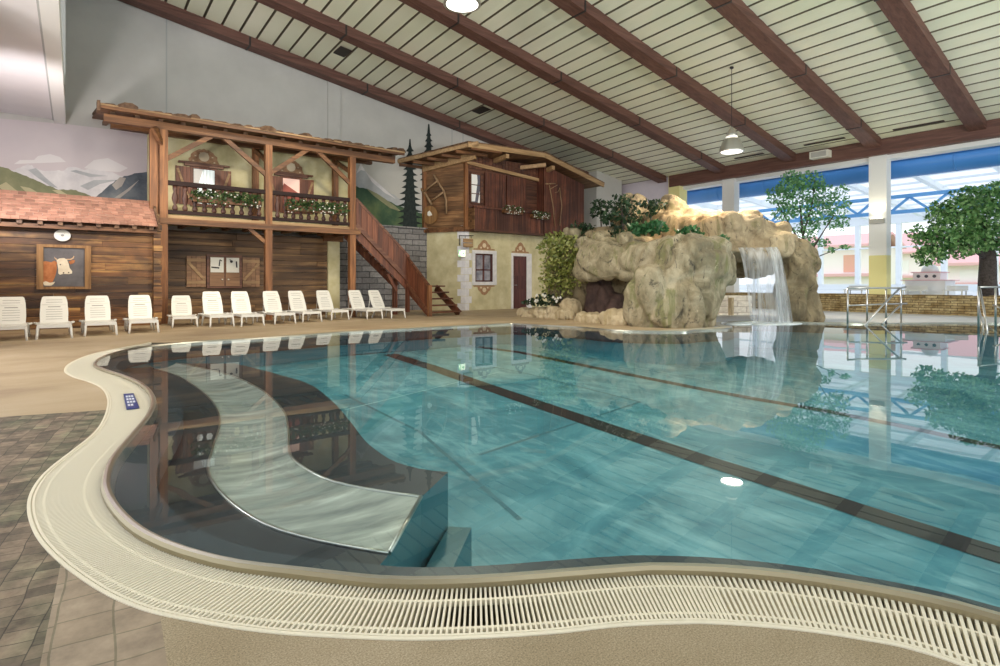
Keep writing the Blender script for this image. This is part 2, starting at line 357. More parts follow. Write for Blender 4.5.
M['mural_fir'] = speckle('mural_fir_paint', (.010, .017, .017), (.025, .038, .035), 8, 0.9, 0)
M['lamp_metal'] = mat('aluminium_lamp_shade', (.55, .54, .50), 0.35, 0.8)
M['lamp_band'] = mat('frosted_lamp_collar', (.9, .88, .8), 0.5, emit=(1, .95, .8), emit_s=0.9)
M['lamp_glow'] = mat('lit_lamp_diffuser', (1, 1, 1), 0.5, emit=(1.0, .96, .88), emit_s=3.0)
M['sconce_glow'] = mat('sconce_lit_slot', (1, 1, 1), 0.5, emit=(1.0, .92, .72), emit_s=8.0)
M['grey_plastic'] = mat('grey_fixture', (.42, .41, .37), 0.5)
M['sign_blue'] = mat('blue_sign_plate', (.02, .045, .22), 0.4)
M['sign_white'] = mat('sign_white_print', (.75, .78, .85), 0.5)
M['exit_green'] = mat('green_exit_panel', (.1, .5, .2), 0.5, emit=(.30, .80, .35), emit_s=0.8)
M['exit_white'] = mat('white_exit_panel', (.9, .95, .8), 0.5, emit=(.92, 1, .72), emit_s=1.3)
M['vent_dark'] = mat('dark_ceiling_slot', (.035, .03, .025), 0.7)
M['cream_box'] = mat('cream_speaker_case', (.74, .72, .62), 0.5)
M['roof_glass'] = None
def translucent(name, c, fac=.7):
    m = bpy.data.materials.new(name); m.use_nodes = True; t = m.node_tree; t.nodes.clear(); L = t.links.new
    out = t.nodes.new('ShaderNodeOutputMaterial'); mx = t.nodes.new('ShaderNodeMixShader'); mx.inputs[0].default_value = fac
    d = t.nodes.new('ShaderNodeBsdfDiffuse'); d.inputs[0].default_value = (*c, 1)
    s = t.nodes.new('ShaderNodeBsdfTranslucent'); s.inputs[0].default_value = (*c, 1)
    L(d.outputs[0], mx.inputs[1]); L(s.outputs[0], mx.inputs[2]); L(mx.outputs[0], out.inputs[0]); return m
M['roof_glass'] = translucent('opal_roof_sheet', (.93, .96, .99), .85)
M['facade_pink'] = mat('pale_pink_render', (.95, .90, .90), 0.8)
M['facade_white'] = mat('white_render', (.92, .92, .92), 0.8)
M['roof_red'] = mat('red_tile_far_roof', (.80, .48, .50), 0.8)
M['brick_orange'] = mat('orange_far_panel', (.80, .45, .36), 0.8)
M['lawn'] = speckle('sunlit_lawn', (.30, .42, .16), (.42, .55, .24), 0.6, 0.9, 0)
M['hall_floor'] = mat('white_hall_floor', (.75, .76, .78), 0.5)

# ------------------------------------------------------------------ mesh builder
class MB:
    def __init__(s): s.v = []; s.f = []; s.mi = []; s.sm = []; s.k = 0
    def mat(s, k): s.k = k; return s
    def face(s, idx, smooth=False): s.f.append(tuple(idx)); s.mi.append(s.k); s.sm.append(smooth)
    def add(s, pts):
        b = len(s.v); s.v += [tuple(p) for p in pts]; return b
    def box(s, lo, hi, rz=0.0, c=None, mtx=None):
        x0, y0, z0 = lo; x1, y1, z1 = hi
        P = [Vector(p) for p in ((x0, y0, z0), (x1, y0, z0), (x1, y1, z0), (x0, y1, z0), (x0, y0, z1), (x1, y0, z1), (x1, y1, z1), (x0, y1, z1))]
        if rz:
            c = Vector(c) if c is not None else (P[0] + P[6]) / 2
            q = Matrix.Rotation(rz, 4, 'Z'); P = [q @ (p - c) + c for p in P]
        if mtx is not None: P = [mtx @ p for p in P]
        b = s.add(P)
        for q in ((0, 3, 2, 1), (4, 5, 6, 7), (0, 1, 5, 4), (1, 2, 6, 5), (2, 3, 7, 6), (3, 0, 4, 7)): s.face([b + i for i in q])
        return s
    def bar(s, a, b, w, h, up=(0, 0, 1)):
        """square bar from a to b, w across, h along up"""
        a, b = Vector(a), Vector(b); d = (b - a).normalized(); up = Vector(up)
        x = d.cross(up)
        if x.length < 1e-5: x = d.cross(Vector((1, 0, 0)))
        x.normalize(); z = x.cross(d).normalized()
        P = [p + x * sx * w / 2 + z * sz * h / 2 for p in (a, b) for sx, sz in ((-1, -1), (1, -1), (1, 1), (-1, 1))]
        i = s.add(P)
        for q in ((0, 1, 2, 3), (7, 6, 5, 4), (0, 4, 5, 1), (1, 5, 6, 2), (2, 6, 7, 3), (3, 7, 4, 0)): s.face([i + k for k in q])
        return s
    def tube(s, pts, rad, n=8, cap=True):
        pts = [Vector(p) for p in pts]; rr = rad if isinstance(rad, (list, tuple)) else [rad] * len(pts)
        rings = []; prev = None
        for i, p in enumerate(pts):
            d = (pts[min(i + 1, len(pts) - 1)] - pts[max(i - 1, 0)]).normalized()
            if prev is None:
                x = d.cross(Vector((0, 0, 1)))
                if x.length < 1e-4: x = d.cross(Vector((1, 0, 0)))
            else: x = prev - d * prev.dot(d)
            x.normalize(); prev = x; y = d.cross(x)
            rings.append(s.add([p + (x * math.cos(2 * math.pi * k / n) + y * math.sin(2 * math.pi * k / n)) * rr[i] for k in range(n)]))
        for a, b in zip(rings, rings[1:]):
            for k in range(n): s.face((a + k, a + (k + 1) % n, b + (k + 1) % n, b + k), True)
        if cap: s.face([rings[0] + k for k in range(n)][::-1]); s.face([rings[-1] + k for k in range(n)])
        return s
    def lathe(s, prof, c, n=24, sx=1.0, sy=1.0):
        rings = [s.add([(c[0] + r * sx * math.cos(2 * math.pi * k / n), c[1] + r * sy * math.sin(2 * math.pi * k / n), c[2] + z) for k in range(n)]) for r, z in prof]
        for a, b in zip(rings, rings[1:]):
            for k in range(n): s.face((a + k, a + (k + 1) % n, b + (k + 1) % n, b + k), True)
        s.face([rings[0] + k for k in range(n)][::-1]); s.face([rings[-1] + k for k in range(n)])
        return s
    def prism(s, poly, ext):
        """3-D planar polygon pushed along ext"""
        e = Vector(ext); P = [Vector(p) for p in poly]; n = len(P)
        b = s.add(P); t = s.add([p + e for p in P])
        s.face([b + i for i in range(n)][::-1]); s.face([t + i for i in range(n)])
        for i in range(n): s.face((b + i, b + (i + 1) % n, t + (i + 1) % n, t + i))
        return s
    def strip(s, A, B, smooth=True):
        a = s.add(A); b = s.add(B)
        for i in range(len(A) - 1): s.face((a + i, a + i + 1, b + i + 1, b + i), smooth)
        return s
    def build(s, name, mats, parent=None, local=False):
        me = bpy.data.meshes.new(name); o = bpy.data.objects.new(name, me); COL.objects.link(o)
        off = Vector((0, 0, 0))
        if parent is not None:
            o.parent = parent
            if not local:
                r = parent
                while r.parent is not None: r = r.parent
                off = Vector(r.location)
        me.from_pydata([Vector(v) - off for v in s.v], [], s.f)
        for m in (mats if isinstance(mats, (list, tuple)) else [mats]): me.materials.append(m)
        me.polygons.foreach_set('material_index', s.mi); me.polygons.foreach_set('use_smooth', s.sm)
        bm = bmesh.new(); bm.from_mesh(me); bmesh.ops.recalc_face_normals(bm, faces=bm.faces); bm.to_mesh(me); bm.free()
        me.update(); return o
def tag(o, label, cat, group=None, kind=None):
    o['label'] = label; o['category'] = cat
    if group: o['group'] = group
    if kind: o['kind'] = kind
    return o
def struct(o, label=None):
    o['kind'] = 'structure'
    if label: o['label'] = label
    return o
def thing(name, label, cat, loc=(0, 0, 0), rz=0.0, group=None):
    o = bpy.data.objects.new(name, None); COL.objects.link(o); o.empty_display_size = 0.2
    o.location = loc; o.rotation_euler = (0, 0, rz); return tag(o, label, cat, group)
def dup(root, loc, rz, label):
    r = root.copy(); COL.objects.link(r); r.location = loc; r.rotation_euler = (0, 0, rz); r['label'] = label
    for ch in list(root.children):
        c = ch.copy(); COL.objects.link(c); c.parent = r
        for g in ch.children:
            d = g.copy(); COL.objects.link(d); d.parent = c
    return r
def catmull(pts, step=0.05, closed=False):
    P = [Vector((p[0], p[1])) for p in pts]; n = len(P); out = []
    for i in range(n if closed else n - 1):
        if closed: a, b, c, d = P[i - 1], P[i], P[(i + 1) % n], P[(i + 2) % n]
        else: a, b, c, d = P[max(i - 1, 0)], P[i], P[i + 1], P[min(i + 2, n - 1)]
        k = max(1, int((c - b).length / step))
        for j in range(k):
            t = j / k
            out.append(0.5 * ((2 * b) + (c - a) * t + (2 * a - 5 * b + 4 * c - d) * t * t + (3 * b - a - 3 * c + d) * t ** 3))
    if not closed: out.append(P[-1])
    return out
def resample(P, step):
    out = [P[0]]; acc = 0.0
    for a, b in zip(P, P[1:]):
        L = (b - a).length; t = step - acc
        while t <= L:
            out.append(a + (b - a) * (t / L)); t += step
        acc = (acc + L) % step if L < step - acc else L - (t - step)
    return out
def inside(p, poly):
    c = False; x, y = p
    for i in range(len(poly)):
        x0, y0 = poly[i - 1]; x1, y1 = poly[i]
        if (y0 > y) != (y1 > y) and x < (x1 - x0) * (y - y0) / (y1 - y0) + x0: c = not c
    return c

# ================================================================== POOL OUTLINE
lip_px = [(1000, 612), (930, 594), (860, 581), (790, 570.3), (720, 564), (650, 562.2), (620, 564), (560, 568.5), (500, 573.2), (440, 575.6), (380, 575), (300, 566.5), (240, 559.5), (200, 550.5), (168, 540), (140, 526), (120, 508), (109, 491), (107, 476), (114, 456), (132, 434), (148, 415), (153.5, 402), (151, 391), (140, 381.5), (124, 374.5), (108, 369.5), (97, 365), (96, 361), (103, 356), (117, 351.3), (138, 347), (158, 344.3), (200, 340.7), (260, 337.3), (340, 331.5)]
LIPZ, WATZ = 0.035, 0.018
lip = [atZ(x, y, LIPZ).to_2d() for x, y in lip_px]
far = [tuple(atZ(x, y, LIPZ).to_2d()) for x, y in ((400, 328.3), (457, 325.4), (505, 323.2), (518, 323.4), (545, 324.8), (580, 326.6), (620, 329.6), (680, 330.4))] + [(12.0, 7.7), (12.9, 7.5), (13.5, 7.7), (14.1, 8.3), (15.0, 8.75), (16.0, 8.5), (16.6, 7.7), (17.0, 6.8), (17.6, 6.1), (18.9, 5.2), (20.5, 3.9), (21.5, 1.0), (21, -3), (16, -7), (9, -6), (5.2, -4.2), (3.4, -2.7), (2.72, -1.2), (2.55, -.5), (2.47, .05)]
contour = catmull([tuple(p) for p in lip] + far, 0.08, True)
outer_px = [(930, 655.5), (860, 640), (790, 630), (720, 624.6), (680, 624.3), (620, 627), (560, 633.6), (500, 637.8), (440, 640.3), (380, 640), (300, 636), (256, 632), (208, 625), (160, 615.5), (136, 608.5), (108, 596.5), (84, 582), (60, 564), (42, 546), (32, 530), (27, 512), (28.8, 496), (38, 480), (52, 466), (74, 449), (95, 431.5), (105, 414), (107, 399), (101, 388.5), (88, 382), (72, 377), (64, 370.5), (72, 362), (98, 352.5), (150, 342.6)]
outer = [(2.36, -1.2), (2.22, -.6), (2.13, -.1), (2.09, .22)] + [tuple(atZ(x, y, 0).to_2d()) for x, y in outer_px]
outerc = catmull(outer, 0.05)
# hole in the deck: grate outer edge, then the pool's far side a little outside the lip
i0 = min(range(len(contour)), key=lambda i: (contour[i] - outerc[-1]).length)
def offset(P, d, closed=True):
    out = []; n = len(P)
    for i in range(n):
        t = (P[(i + 1) % n] - P[i - 1]).normalized(); out.append(P[i] + Vector((-t.y, t.x)) * d)
    return out
area = sum(contour[i - 1].x * contour[i].y - contour[i].x * contour[i - 1].y for i in range(len(contour)))
OUT = -1 if area > 0 else 1          # sign that pushes outward
rim_out = offset(contour, OUT * 0.10)
i1 = min(range(len(contour)), key=lambda i: (rim_out[i] - outerc[0]).length)
seq = []
i = (i0 + 4) % len(contour)
while i != i1: seq.append(rim_out[i]); i = (i + 1) % len(contour)
hole = [tuple(p) for p in outerc] + [tuple(p) for p in seq]

# ------------------------------------------------------------------ FLOOR with a hole, zones cut along real joints
s0, s1 = atZ(0, 417).to_2d(), atZ(105, 410).to_2d()
a0, a1 = atZ(60, 567.6).to_2d(), atZ(42, 655).to_2d()
b0, b1 = atZ(159.6, 611.5).to_2d(), atZ(167.6, 666).to_2d()
def ray(p, q, e0, e1):
    d = (q - p).normalized(); return p - d * e0, q + d * e1
S = ray(s0, s1, 6, .12); A = ray(a0, a1, .12, 6); B = ray(b0, b1, .12, 6)
def side(p, L): return (L[1].x - L[0].x) * (p.y - L[0].y) - (L[1].y - L[0].y) * (p.x - L[0].x)
verts = [Vector(p) for p in ((-9, -9), (26, -9), (26, 21.3), (-9, 21.3))]
edges = [(0, 1), (1, 2), (2, 3), (3, 0)]
hb = len(verts); verts += [Vector(p) for p in hole]; edges += [(hb + i, hb + (i + 1) % len(hole)) for i in range(len(hole))]
for L in (S, A, B, (Vector((17.5, 21)), Vector((17.5, -8.9))), (Vector((13.3, 7.2)), Vector((13.3, 12.5))), (Vector((13.3, 12.5)), Vector((17.5, 12.5)))):
    k = len(verts); verts += [L[0], L[1]]; edges.append((k, k + 1))
vo, eo, fo, *_ = delaunay_2d_cdt(verts, edges, [], 0, 1e-5)
zones = {'deck': [], 'slate': [], 'flag': [], 'epoxy': [], 'pale_deck': []}
for f in fo:
    c = sum((vo[i] for i in f), Vector((0, 0))) / len(f)
    if inside(c, hole) or not (-9.01 < c.x < 26.01): continue
    if c.x > 17.5 or (c.x > 13.3 and c.y < 12.5 and c.y > 7): z = 'pale_deck'
    elif side(c, S) < 0 and c.x < .6 and side(c, A) < 0: z = 'slate'
    elif c.x < 6 and c.y < 5 and side(c, A) > 0 and side(c, B) < 0: z = 'flag'
    elif c.x < 22 and c.y < 3 and side(c, B) > 0: z = 'epoxy'
    else: z = 'deck'
    zones[z].append(f)
znames = list(zones)
fl = MB()
fl.add([(v.x, v.y, 0) for v in vo])
for k, z in enumerate(znames):
    fl.k = k
    for f in zones[z]: fl.face(f)
floor = struct(fl.build('floor', [M[z] for z in znames]))
for m in floor.data.polygons:
    if m.normal.z < 0: m.flip()
# thick ground slab below channel and pool keeps the deck solid at its cut edge
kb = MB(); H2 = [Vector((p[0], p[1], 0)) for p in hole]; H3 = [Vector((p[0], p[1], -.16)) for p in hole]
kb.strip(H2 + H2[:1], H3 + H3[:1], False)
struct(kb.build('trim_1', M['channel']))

# ------------------------------------------------------------------ overflow grate
ins = resample([p for p in catmull([(2.72, -1.2), (2.55, -.5), (2.47, .05)] + [tuple(p) for p in lip][:32], 0.03)], 0.0042)
keep, acc_ = [ins[0]], 0.0
for a_, b_ in zip(ins, ins[1:]):
    acc_ += (b_ - a_).length
    if acc_ >= .0128 + .0065 * max(0.0, min(1.0, (1.65 - b_.y) / .7)): keep.append(b_); acc_ = 0.0
ins = keep
def sweep_norm(P, i):
    t = (P[min(i + 1, len(P) - 1)] - P[max(i - 1, 0)]).normalized(); return Vector((-t.y, t.x)), t
fine_out = catmull(outer, 0.012)
gt = thing('overflow_grate', 'cream slatted overflow grating curving round the near edge of the pool', 'grating', (0.9, 1.9, 0))
slats = MB(); rows = []
for i, p in enumerate(ins):
    n, t = sweep_norm(ins, i)
    n = Vector((0, 0))
    for k in range(max(1, i - 34), min(len(ins) - 1, i + 35)):
        tt = (ins[k + 1] - ins[k - 1]).normalized(); n += Vector((-tt.y, tt.x))
    n.normalize(); best = None; prev = None
    for q in fine_out[::3]:
        d = q - p
        if d.length < 1.0:
            c = d.x * n.y - d.y * n.x
            if prev is not None and (c > 0) != (prev[0] > 0):
                h = prev[1].lerp(q, prev[0] / (prev[0] - c)); L_ = (h - p).length
                if L_ > .04 and (best is None or L_ < best[0]): best = (L_, h)
            prev = (c, q)
        else: prev = None
    rows.append((p, best[1] if best else None, t))
valid = [(p, q, t) for p, q, t in rows if q is not None and (q - p).length > .05]
for p, q, t in valid:
    d = (q - p).normalized(); a = p + d * .022; b = q - d * .012
    w = Vector((-d.y, d.x)) * (.0036 + .0014 * max(0.0, min(1.0, (1.65 - p.y) / .7)))
    i = slats.add([(a.x - w.x, a.y - w.y, 0), (a.x + w.x, a.y + w.y, 0), (b.x + w.x, b.y + w.y, 0), (b.x - w.x, b.y - w.y, 0),
                   (a.x - w.x, a.y - w.y, -.03), (a.x + w.x, a.y + w.y, -.03), (b.x + w.x, b.y + w.y, -.03), (b.x - w.x, b.y - w.y, -.03)])
    for f in ((0, 1, 2, 3), (0, 4, 5, 1), (1, 5, 6, 2), (2, 6, 7, 3), (3, 7, 4, 0)): slats.face([i + k for k in f])
slats.build('slats', M['grate'], gt)
cb = MB()
for fr_ in (.30, .80):
    for k in range(0, len(valid) - 6, 6):
        (p, q, _), (p2, q2, _) = valid[k], valid[k + 6]
        if (p - p2).length > .2: continue
        a, b = p.lerp(q, fr_), p2.lerp(q2, fr_); cb.bar((a.x, a.y, -.012), (b.x, b.y, -.012), .012, .020)
cb.build('cross_bar', M['grate'], gt)
ed = MB(); oc = [v for v in fine_out]
for o1, o2, z in ((0.0, .014, .004), (.020, .030, .002)):
    pa, pb = offset(oc, o1 * 1, False), offset(oc, o2 * 1, False)
    # pick the inward side
    if (pb[len(pb) // 2] - Vector((1.5, 3))).length > (oc[len(oc) // 2] - Vector((1.5, 3))).length: pa, pb = offset(oc, -o1, False), offset(oc, -o2, False)
    pa, pb = pa[1:-1], pb[1:-1]
    ed.strip([(v.x, v.y, z) for v in pa], [(v.x, v.y, z) for v in pb]); ed.strip([(v.x, v.y, z) for v in pb], [(v.x, v.y, -.03) for v in pb])
    ed.strip([(v.x, v.y, z) for v in pa], [(v.x, v.y, -.03) for v in pa])
ed.build('edging', M['grate'], gt)
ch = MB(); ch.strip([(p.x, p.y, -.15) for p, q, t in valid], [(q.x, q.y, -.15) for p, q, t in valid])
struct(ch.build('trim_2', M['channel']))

# ------------------------------------------------------------------ steel rim (rounded lip) all round
rimm = MB(); n = len(contour)
prof = [(.030, -.16), (.026, .018), (.016, LIPZ - .004), (.002, LIPZ), (-.012, LIPZ - .006), (-.022, .010), (-.035, -.045)]
rings = []
offs = {d: offset(contour, OUT * d) for d, _ in prof}
for (d1, z1), (d2, z2) in zip(prof, prof[1:]):
    A1 = [(v.x, v.y, z1) for v in offs[d1]]; A2 = [(v.x, v.y, z2) for v in offs[d2]]
    rimm.mat(0 if z1 < .02 and d1 > 0 else 1).strip(A1 + A1[:1], A2 + A2[:1])
M['lip'] = mat('satin_bronze_lip', (.36, .31, .20), 0.33, 0.8)
rim = tag(rimm.build('steel_coping', [M['lip'], M['steel']]), 'rounded brushed steel lip around the water of the pool', 'pool edge')
# pale coping along the far side where there is no grate
cp = MB(); far_i = []
i = (i0 - 6) % n
while i != i1: far_i.append(i); i = (i + 1) % n
r1, r2 = offset(contour, OUT * .03), offset(contour, OUT * .24)
cp.strip([(r1[i].x, r1[i].y, .022) for i in far_i], [(r2[i].x, r2[i].y, .012) for i in far_i])
cp.strip([(r2[i].x, r2[i].y, .012) for i in far_i], [(r2[i].x, r2[i].y, -.02) for i in far_i])
M['coping'] = mat('pale_coping', (.62, .57, .46), .5)
struct(cp.build('trim_3', M['coping']))
# water sheet
wc = offset(contour, -OUT * .005)
vo, eo, fo, *_ = delaunay_2d_cdt([Vector(p) for p in wc], [(i, (i + 1) % len(wc)) for i in range(len(wc))], [], 1, 1e-5)
wm = MB(); wm.add([(v.x, v.y, WATZ) for v in vo])
for f in fo:
    c = sum((vo[i] for i in f), Vector((0, 0))) / len(f)
    if inside(c, [tuple(p) for p in wc]): wm.face(f)
water = struct(wm.build('water', M['water']), 'clear teal pool water with a still mirror surface')
for p in water.data.polygons:
    if p.normal.z < 0: p.flip()
water['kind'] = 'stuff'; water['category'] = 'water'
# pool basin: sloping floor and walls
def floor_z(Y): return -1.0 + max(0.0, min(1.0, (Y - 1.0) / 12.0)) ** 1.25 * .53
bs = MB()
for ix in range(-2, 24):
    for iy in range(-9, 16):
        q = [(ix, iy), (ix + 1, iy), (ix + 1, iy + 1), (ix, iy + 1)]
        b = bs.add([(x, y, floor_z(y)) for x, y in q]); bs.face((b, b + 1, b + 2, b + 3))
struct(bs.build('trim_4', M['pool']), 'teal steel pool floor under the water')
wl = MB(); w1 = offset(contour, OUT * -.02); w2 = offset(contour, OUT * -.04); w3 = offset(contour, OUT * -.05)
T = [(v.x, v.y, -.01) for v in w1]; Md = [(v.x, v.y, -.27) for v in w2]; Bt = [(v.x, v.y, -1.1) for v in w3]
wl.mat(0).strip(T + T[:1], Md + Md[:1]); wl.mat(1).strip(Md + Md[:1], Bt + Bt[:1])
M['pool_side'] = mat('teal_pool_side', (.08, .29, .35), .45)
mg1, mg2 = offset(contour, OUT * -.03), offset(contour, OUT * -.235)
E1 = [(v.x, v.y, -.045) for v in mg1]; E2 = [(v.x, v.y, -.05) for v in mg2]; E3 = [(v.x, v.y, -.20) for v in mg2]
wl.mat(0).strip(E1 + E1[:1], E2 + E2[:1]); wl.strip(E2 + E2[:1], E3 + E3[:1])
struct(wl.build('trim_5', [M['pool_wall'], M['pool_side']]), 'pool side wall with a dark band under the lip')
# lane markings and weld seams, flat strips on the floor
def floor_strip(name, pts, w, m, label, cat, dz=.006):
    b = MB()
    P = [Vector(p) for p in pts]; L = []; Rr = []
    for i, p in enumerate(P):
        d = (P[min(i + 1, len(P) - 1)] - P[max(i - 1, 0)]).normalized(); nn = Vector((-d.y, d.x)) * w / 2
        L.append((p.x + nn.x, p.y + nn.y, floor_z(p.y + nn.y) + dz)); Rr.append((p.x - nn.x, p.y - nn.y, floor_z(p.y - nn.y) + dz))
    b.strip(L, Rr, False); return b
def on_floor(x, y):
    z = -.7
    for _ in range(25): z = floor_z(atZ(x, y, z).y)
    p = atZ(x, y, z); return (p.x, p.y)
def px_line(a, b, k=14): return [on_floor(a[0] + (b[0] - a[0]) * i / k, a[1] + (b[1] - a[1]) * i / k) for i in range(k + 1)]
def px_path(P, k=6):
    out = []
    for a, b in zip(P, P[1:]): out += px_line(a, b, k)
    return out
lane1 = px_path([(390, 354.5), (430, 367), (500, 391.5), (600, 425.5), (700, 459), (800, 491), (900, 524), (1010, 559)])
b = floor_strip('lane_line', lane1, .35, M['lane'], '', ''); b2 = floor_strip('', px_line((352, 355), (401, 350.5), 4), .16, M['lane'], '', '')
o = b.add(b2.v); [b.face([i + o for i in f]) for f in b2.f]
tag(b.build('lane_line', M['lane']), 'wide black lane line crossing the whole pool floor, nearest the viewer', 'lane marking')
lane2 = px_path([(478, 347), (520, 352.5), (600, 369), (700, 389), (760, 400), (830, 412), (900, 426), (1010, 450)])
b = floor_strip('lane_line', lane2, .24, M['lane'], '', ''); b2 = floor_strip('', px_line((446, 346), (486, 343), 4), .14, M['lane'], '', '')
o = b.add(b2.v); [b.face([i + o for i in f]) for f in b2.f]
tag(b.build('lane_line', M['lane']), 'thinner black lane line on the pool floor below the rocks', 'lane marking')
sm = MB()
for P, w in (([(345, 410), (500, 372)], .03), ([(275, 373), (365, 362)], .03), ([(480, 340), (700, 379), (860, 410)], .03)):
    q = floor_strip('', px_path(P, 8), w, None, '', '', .004); o = sm.add(q.v); [sm.face([i + o for i in f]) for f in q.f]
struct(sm.build('trim_6', M['seam']))
sm = MB()
for P, w in (([(345, 395), (420, 432), (520, 520)], .05), ([(480, 455), (640, 402)], .05), ([(400, 350), (520, 372), (640, 402)], .05)):
    q = floor_strip('', px_path(P, 8), w, None, '', '', .003); o = sm.add(q.v); [sm.face([i + o for i in f]) for f in q.f]
struct(sm.build('trim_7', M['seam_dark']))

# ------------------------------------------------------------------ submerged lounging bench
BZ = -.235
band_in = [(150, 367.5), (168, 373), (185, 380), (210, 399), (220, 420), (214, 445), (208, 470), (219, 491), (240, 510), (269, 527), (311, 539.5), (353, 548), (389, 554)]
band_out = [(176, 363.5), (191, 366), (231, 376), (261, 390), (282, 409), (288, 428), (289, 451), (298, 464), (324, 479), (353, 487), (387, 493), (405, 495.5), (421, 497.5)]
dark_out = [(235, 363.5), (252, 367.5), (277, 374), (309, 384), (332, 401), (349, 420), (362, 437), (372, 447), (391, 460), (404, 464.5), (416, 468), (432, 470.5), (448, 472)]
def pl(P, z=BZ): return catmull([tuple(atZ(x, y, z).to_2d()) for x, y in P], 0.06)
def even(P, k):
    L = [0.0]
    for a, b in zip(P, P[1:]): L.append(L[-1] + (b - a).length)
    out = []; j = 0
    for i in range(k + 1):
        t = L[-1] * i / k
        while j < len(P) - 2 and L[j + 1] < t: j += 1
        out.append(P[j].lerp(P[j + 1], min(1, max(0, (t - L[j]) / max(1e-6, L[j + 1] - L[j])))))
    return out
K = 60
bi, bo, do = even(pl(band_in), K), even(pl(band_out), K), even(pl(dark_out), K)
rim_in = offset(contour, -OUT * .035)
led = []
for p in bi:
    led.append(min(rim_in, key=lambda q: (q - p).length))
def hump(i): return .035 * math.sin(i / K * math.pi * 2.2 + .4)
bench = thing('lounging_bench', 'curved submerged steel lounging bench along the left side of the pool', 'pool bench', (1.6, 5.5, BZ))
db = MB()
def lift(P, dz=0.0): return [(p.x, p.y, BZ + dz) for p in P]
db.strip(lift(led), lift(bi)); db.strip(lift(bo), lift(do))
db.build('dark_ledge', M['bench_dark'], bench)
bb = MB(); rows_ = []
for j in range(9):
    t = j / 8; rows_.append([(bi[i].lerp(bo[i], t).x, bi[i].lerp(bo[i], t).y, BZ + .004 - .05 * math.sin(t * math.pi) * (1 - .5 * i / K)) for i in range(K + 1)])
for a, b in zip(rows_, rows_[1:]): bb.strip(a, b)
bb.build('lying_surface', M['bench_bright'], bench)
bt = MB()
for P in (bi, bo):
    bt.tube([(p.x, p.y, BZ + .004) for p in P], .011, 6)
bt.tube([(p.x, p.y, BZ + .004) for p in (bi[-1], bo[-1])], .014, 6)
bt.build('edge_bead', M['steel'], bench)
ff = MB()
ff.strip(lift(do), [(p.x + .0, p.y, -1.05) for p in do])
end = [led[-1], bi[-1], bo[-1], do[-1]]
ff.strip(lift(end), [(p.x, p.y, -1.05) for p in end], False)
ff.build('end_face', M['bench_face'], bench)
st = MB(); e0, e1 = bi[-1], do[-1]; dn = (e1 - e0).normalized(); nn = Vector((dn.y, -dn.x))
if nn.dot(Vector((1, -1))) < 0: nn = -nn
P4 = [e0 - dn * .45 + nn * .005, e1 + dn * .0 + nn * .005, e1 + nn * .17, e0 - dn * .45 + nn * .17]
st.prism([(p.x, p.y, -1.02) for p in P4], (0, 0, .40)); st.build('step', M['bench_face'], bench)

# blue warning plate on the grate
pp = [atZ(x, y, .006) for x, y in ((123.5, 394.5), (133.5, 393.7), (139.5, 408.3), (126.5, 409.8))]
sp = thing('warning_plate', 'small blue plate with white print lying on the cream grate', 'sign', pp[0])
q = MB(); q.prism(pp, (0, 0, .006)); q.build('plate', M['sign_blue'], sp)
def bil(u, v): return pp[0].lerp(pp[1], u).lerp(pp[3].lerp(pp[2], u), v) + Vector((0, 0, .0065))
for k in range(4):
    v0 = .16 + k * .19; q = MB()
    for c in range(3 if k < 3 else 2):
        u0 = .16 + c * .25
        q.prism([bil(u0, v0), bil(u0 + .19, v0), bil(u0 + .19, v0 + .11), bil(u0, v0 + .11)], (0, 0, .001))
    q.build('print_row', M['sign_white'], sp)

# ================================================================== HALL SHELL
BACK = 21.3
def polyY(px, Y): return [atY(x, y, Y) for x, y in px]
b = MB(); b.prism([(-1.2, BACK, 0), (25.4, BACK, 0), (25.4, BACK, roof_z(25.4) + .6), (-1.2, BACK, roof_z(-1.2) + .6)], (0, .2, 0))
struct(b.build('wall_back', M['white_wall']), 'tall pale grey back wall behind the wooden houses')
b = MB(); b.box((-1.4, 12.5, 0), (-1.2, BACK + .2, 6.2)); struct(b.build('wall_left', M['lilac_wall']))
b = MB(); b.box((24.9, 17.55, 0), (25.4, BACK, 8)); struct(b.build('wall_right', M['lilac_wall']))
b = MB(); b.box((24.75, 16.9, 0), (25.4, 17.55, 7.0)); struct(b.build('trim_8', M['yellow_paint']))
b = MB(); b.box((22.3, 20.2, 0), (24.3, BACK, 8)); struct(b.build('trim_9', M['white_wall']))
b = MB()
for x0, x1 in ((327.5, 340),):
    p, q = atY(x0, 100, BACK), atY(x1, 100, BACK); b.box((p.x, BACK - .06, 0), (q.x, BACK, roof_z(q.x) + .3))
struct(b.build('trim_10', M['white_wall']))
# thin panel joints in the back wall
b = MB()
for x in (166.5, 452, 463):
    p = atY(x, 60, BACK); b.box((p.x - .02, BACK - .006, 3.4), (p.x + .02, BACK, roof_z(p.x) + .5))
M['joint'] = mat('wall_joint_grey', (.40, .41, .40), .8)
struct(b.build('trim_11', M['joint']))
# soffit (low flat ceiling on the left) with its downstand beam
def sx_(Y): return .36 - .027 * (BACK - Y)
def slant(x0, x1, z0, z1):
    b = MB(); b.prism([(sx_(-3) + x0, -3, z0), (sx_(BACK) + x0, BACK, z0), (sx_(BACK) + x1, BACK, z0), (sx_(-3) + x1, -3, z0)], (0, 0, z1 - z0)); return b
struct(slant(-7, -.26, 5.93, 6.2).build('ceiling_soffit', M['soffit']))
struct(slant(-.27, .0, 5.84, 6.35).build('trim_12', M['white_paint']))
struct(slant(-.31, -.27, 5.905, 5.935).build('trim_13', M['joint']))
b = MB(); b.box((.1, 18, 6.1), (.3, BACK, 11.0)); struct(b.build('trim_14', M['white_wall']))
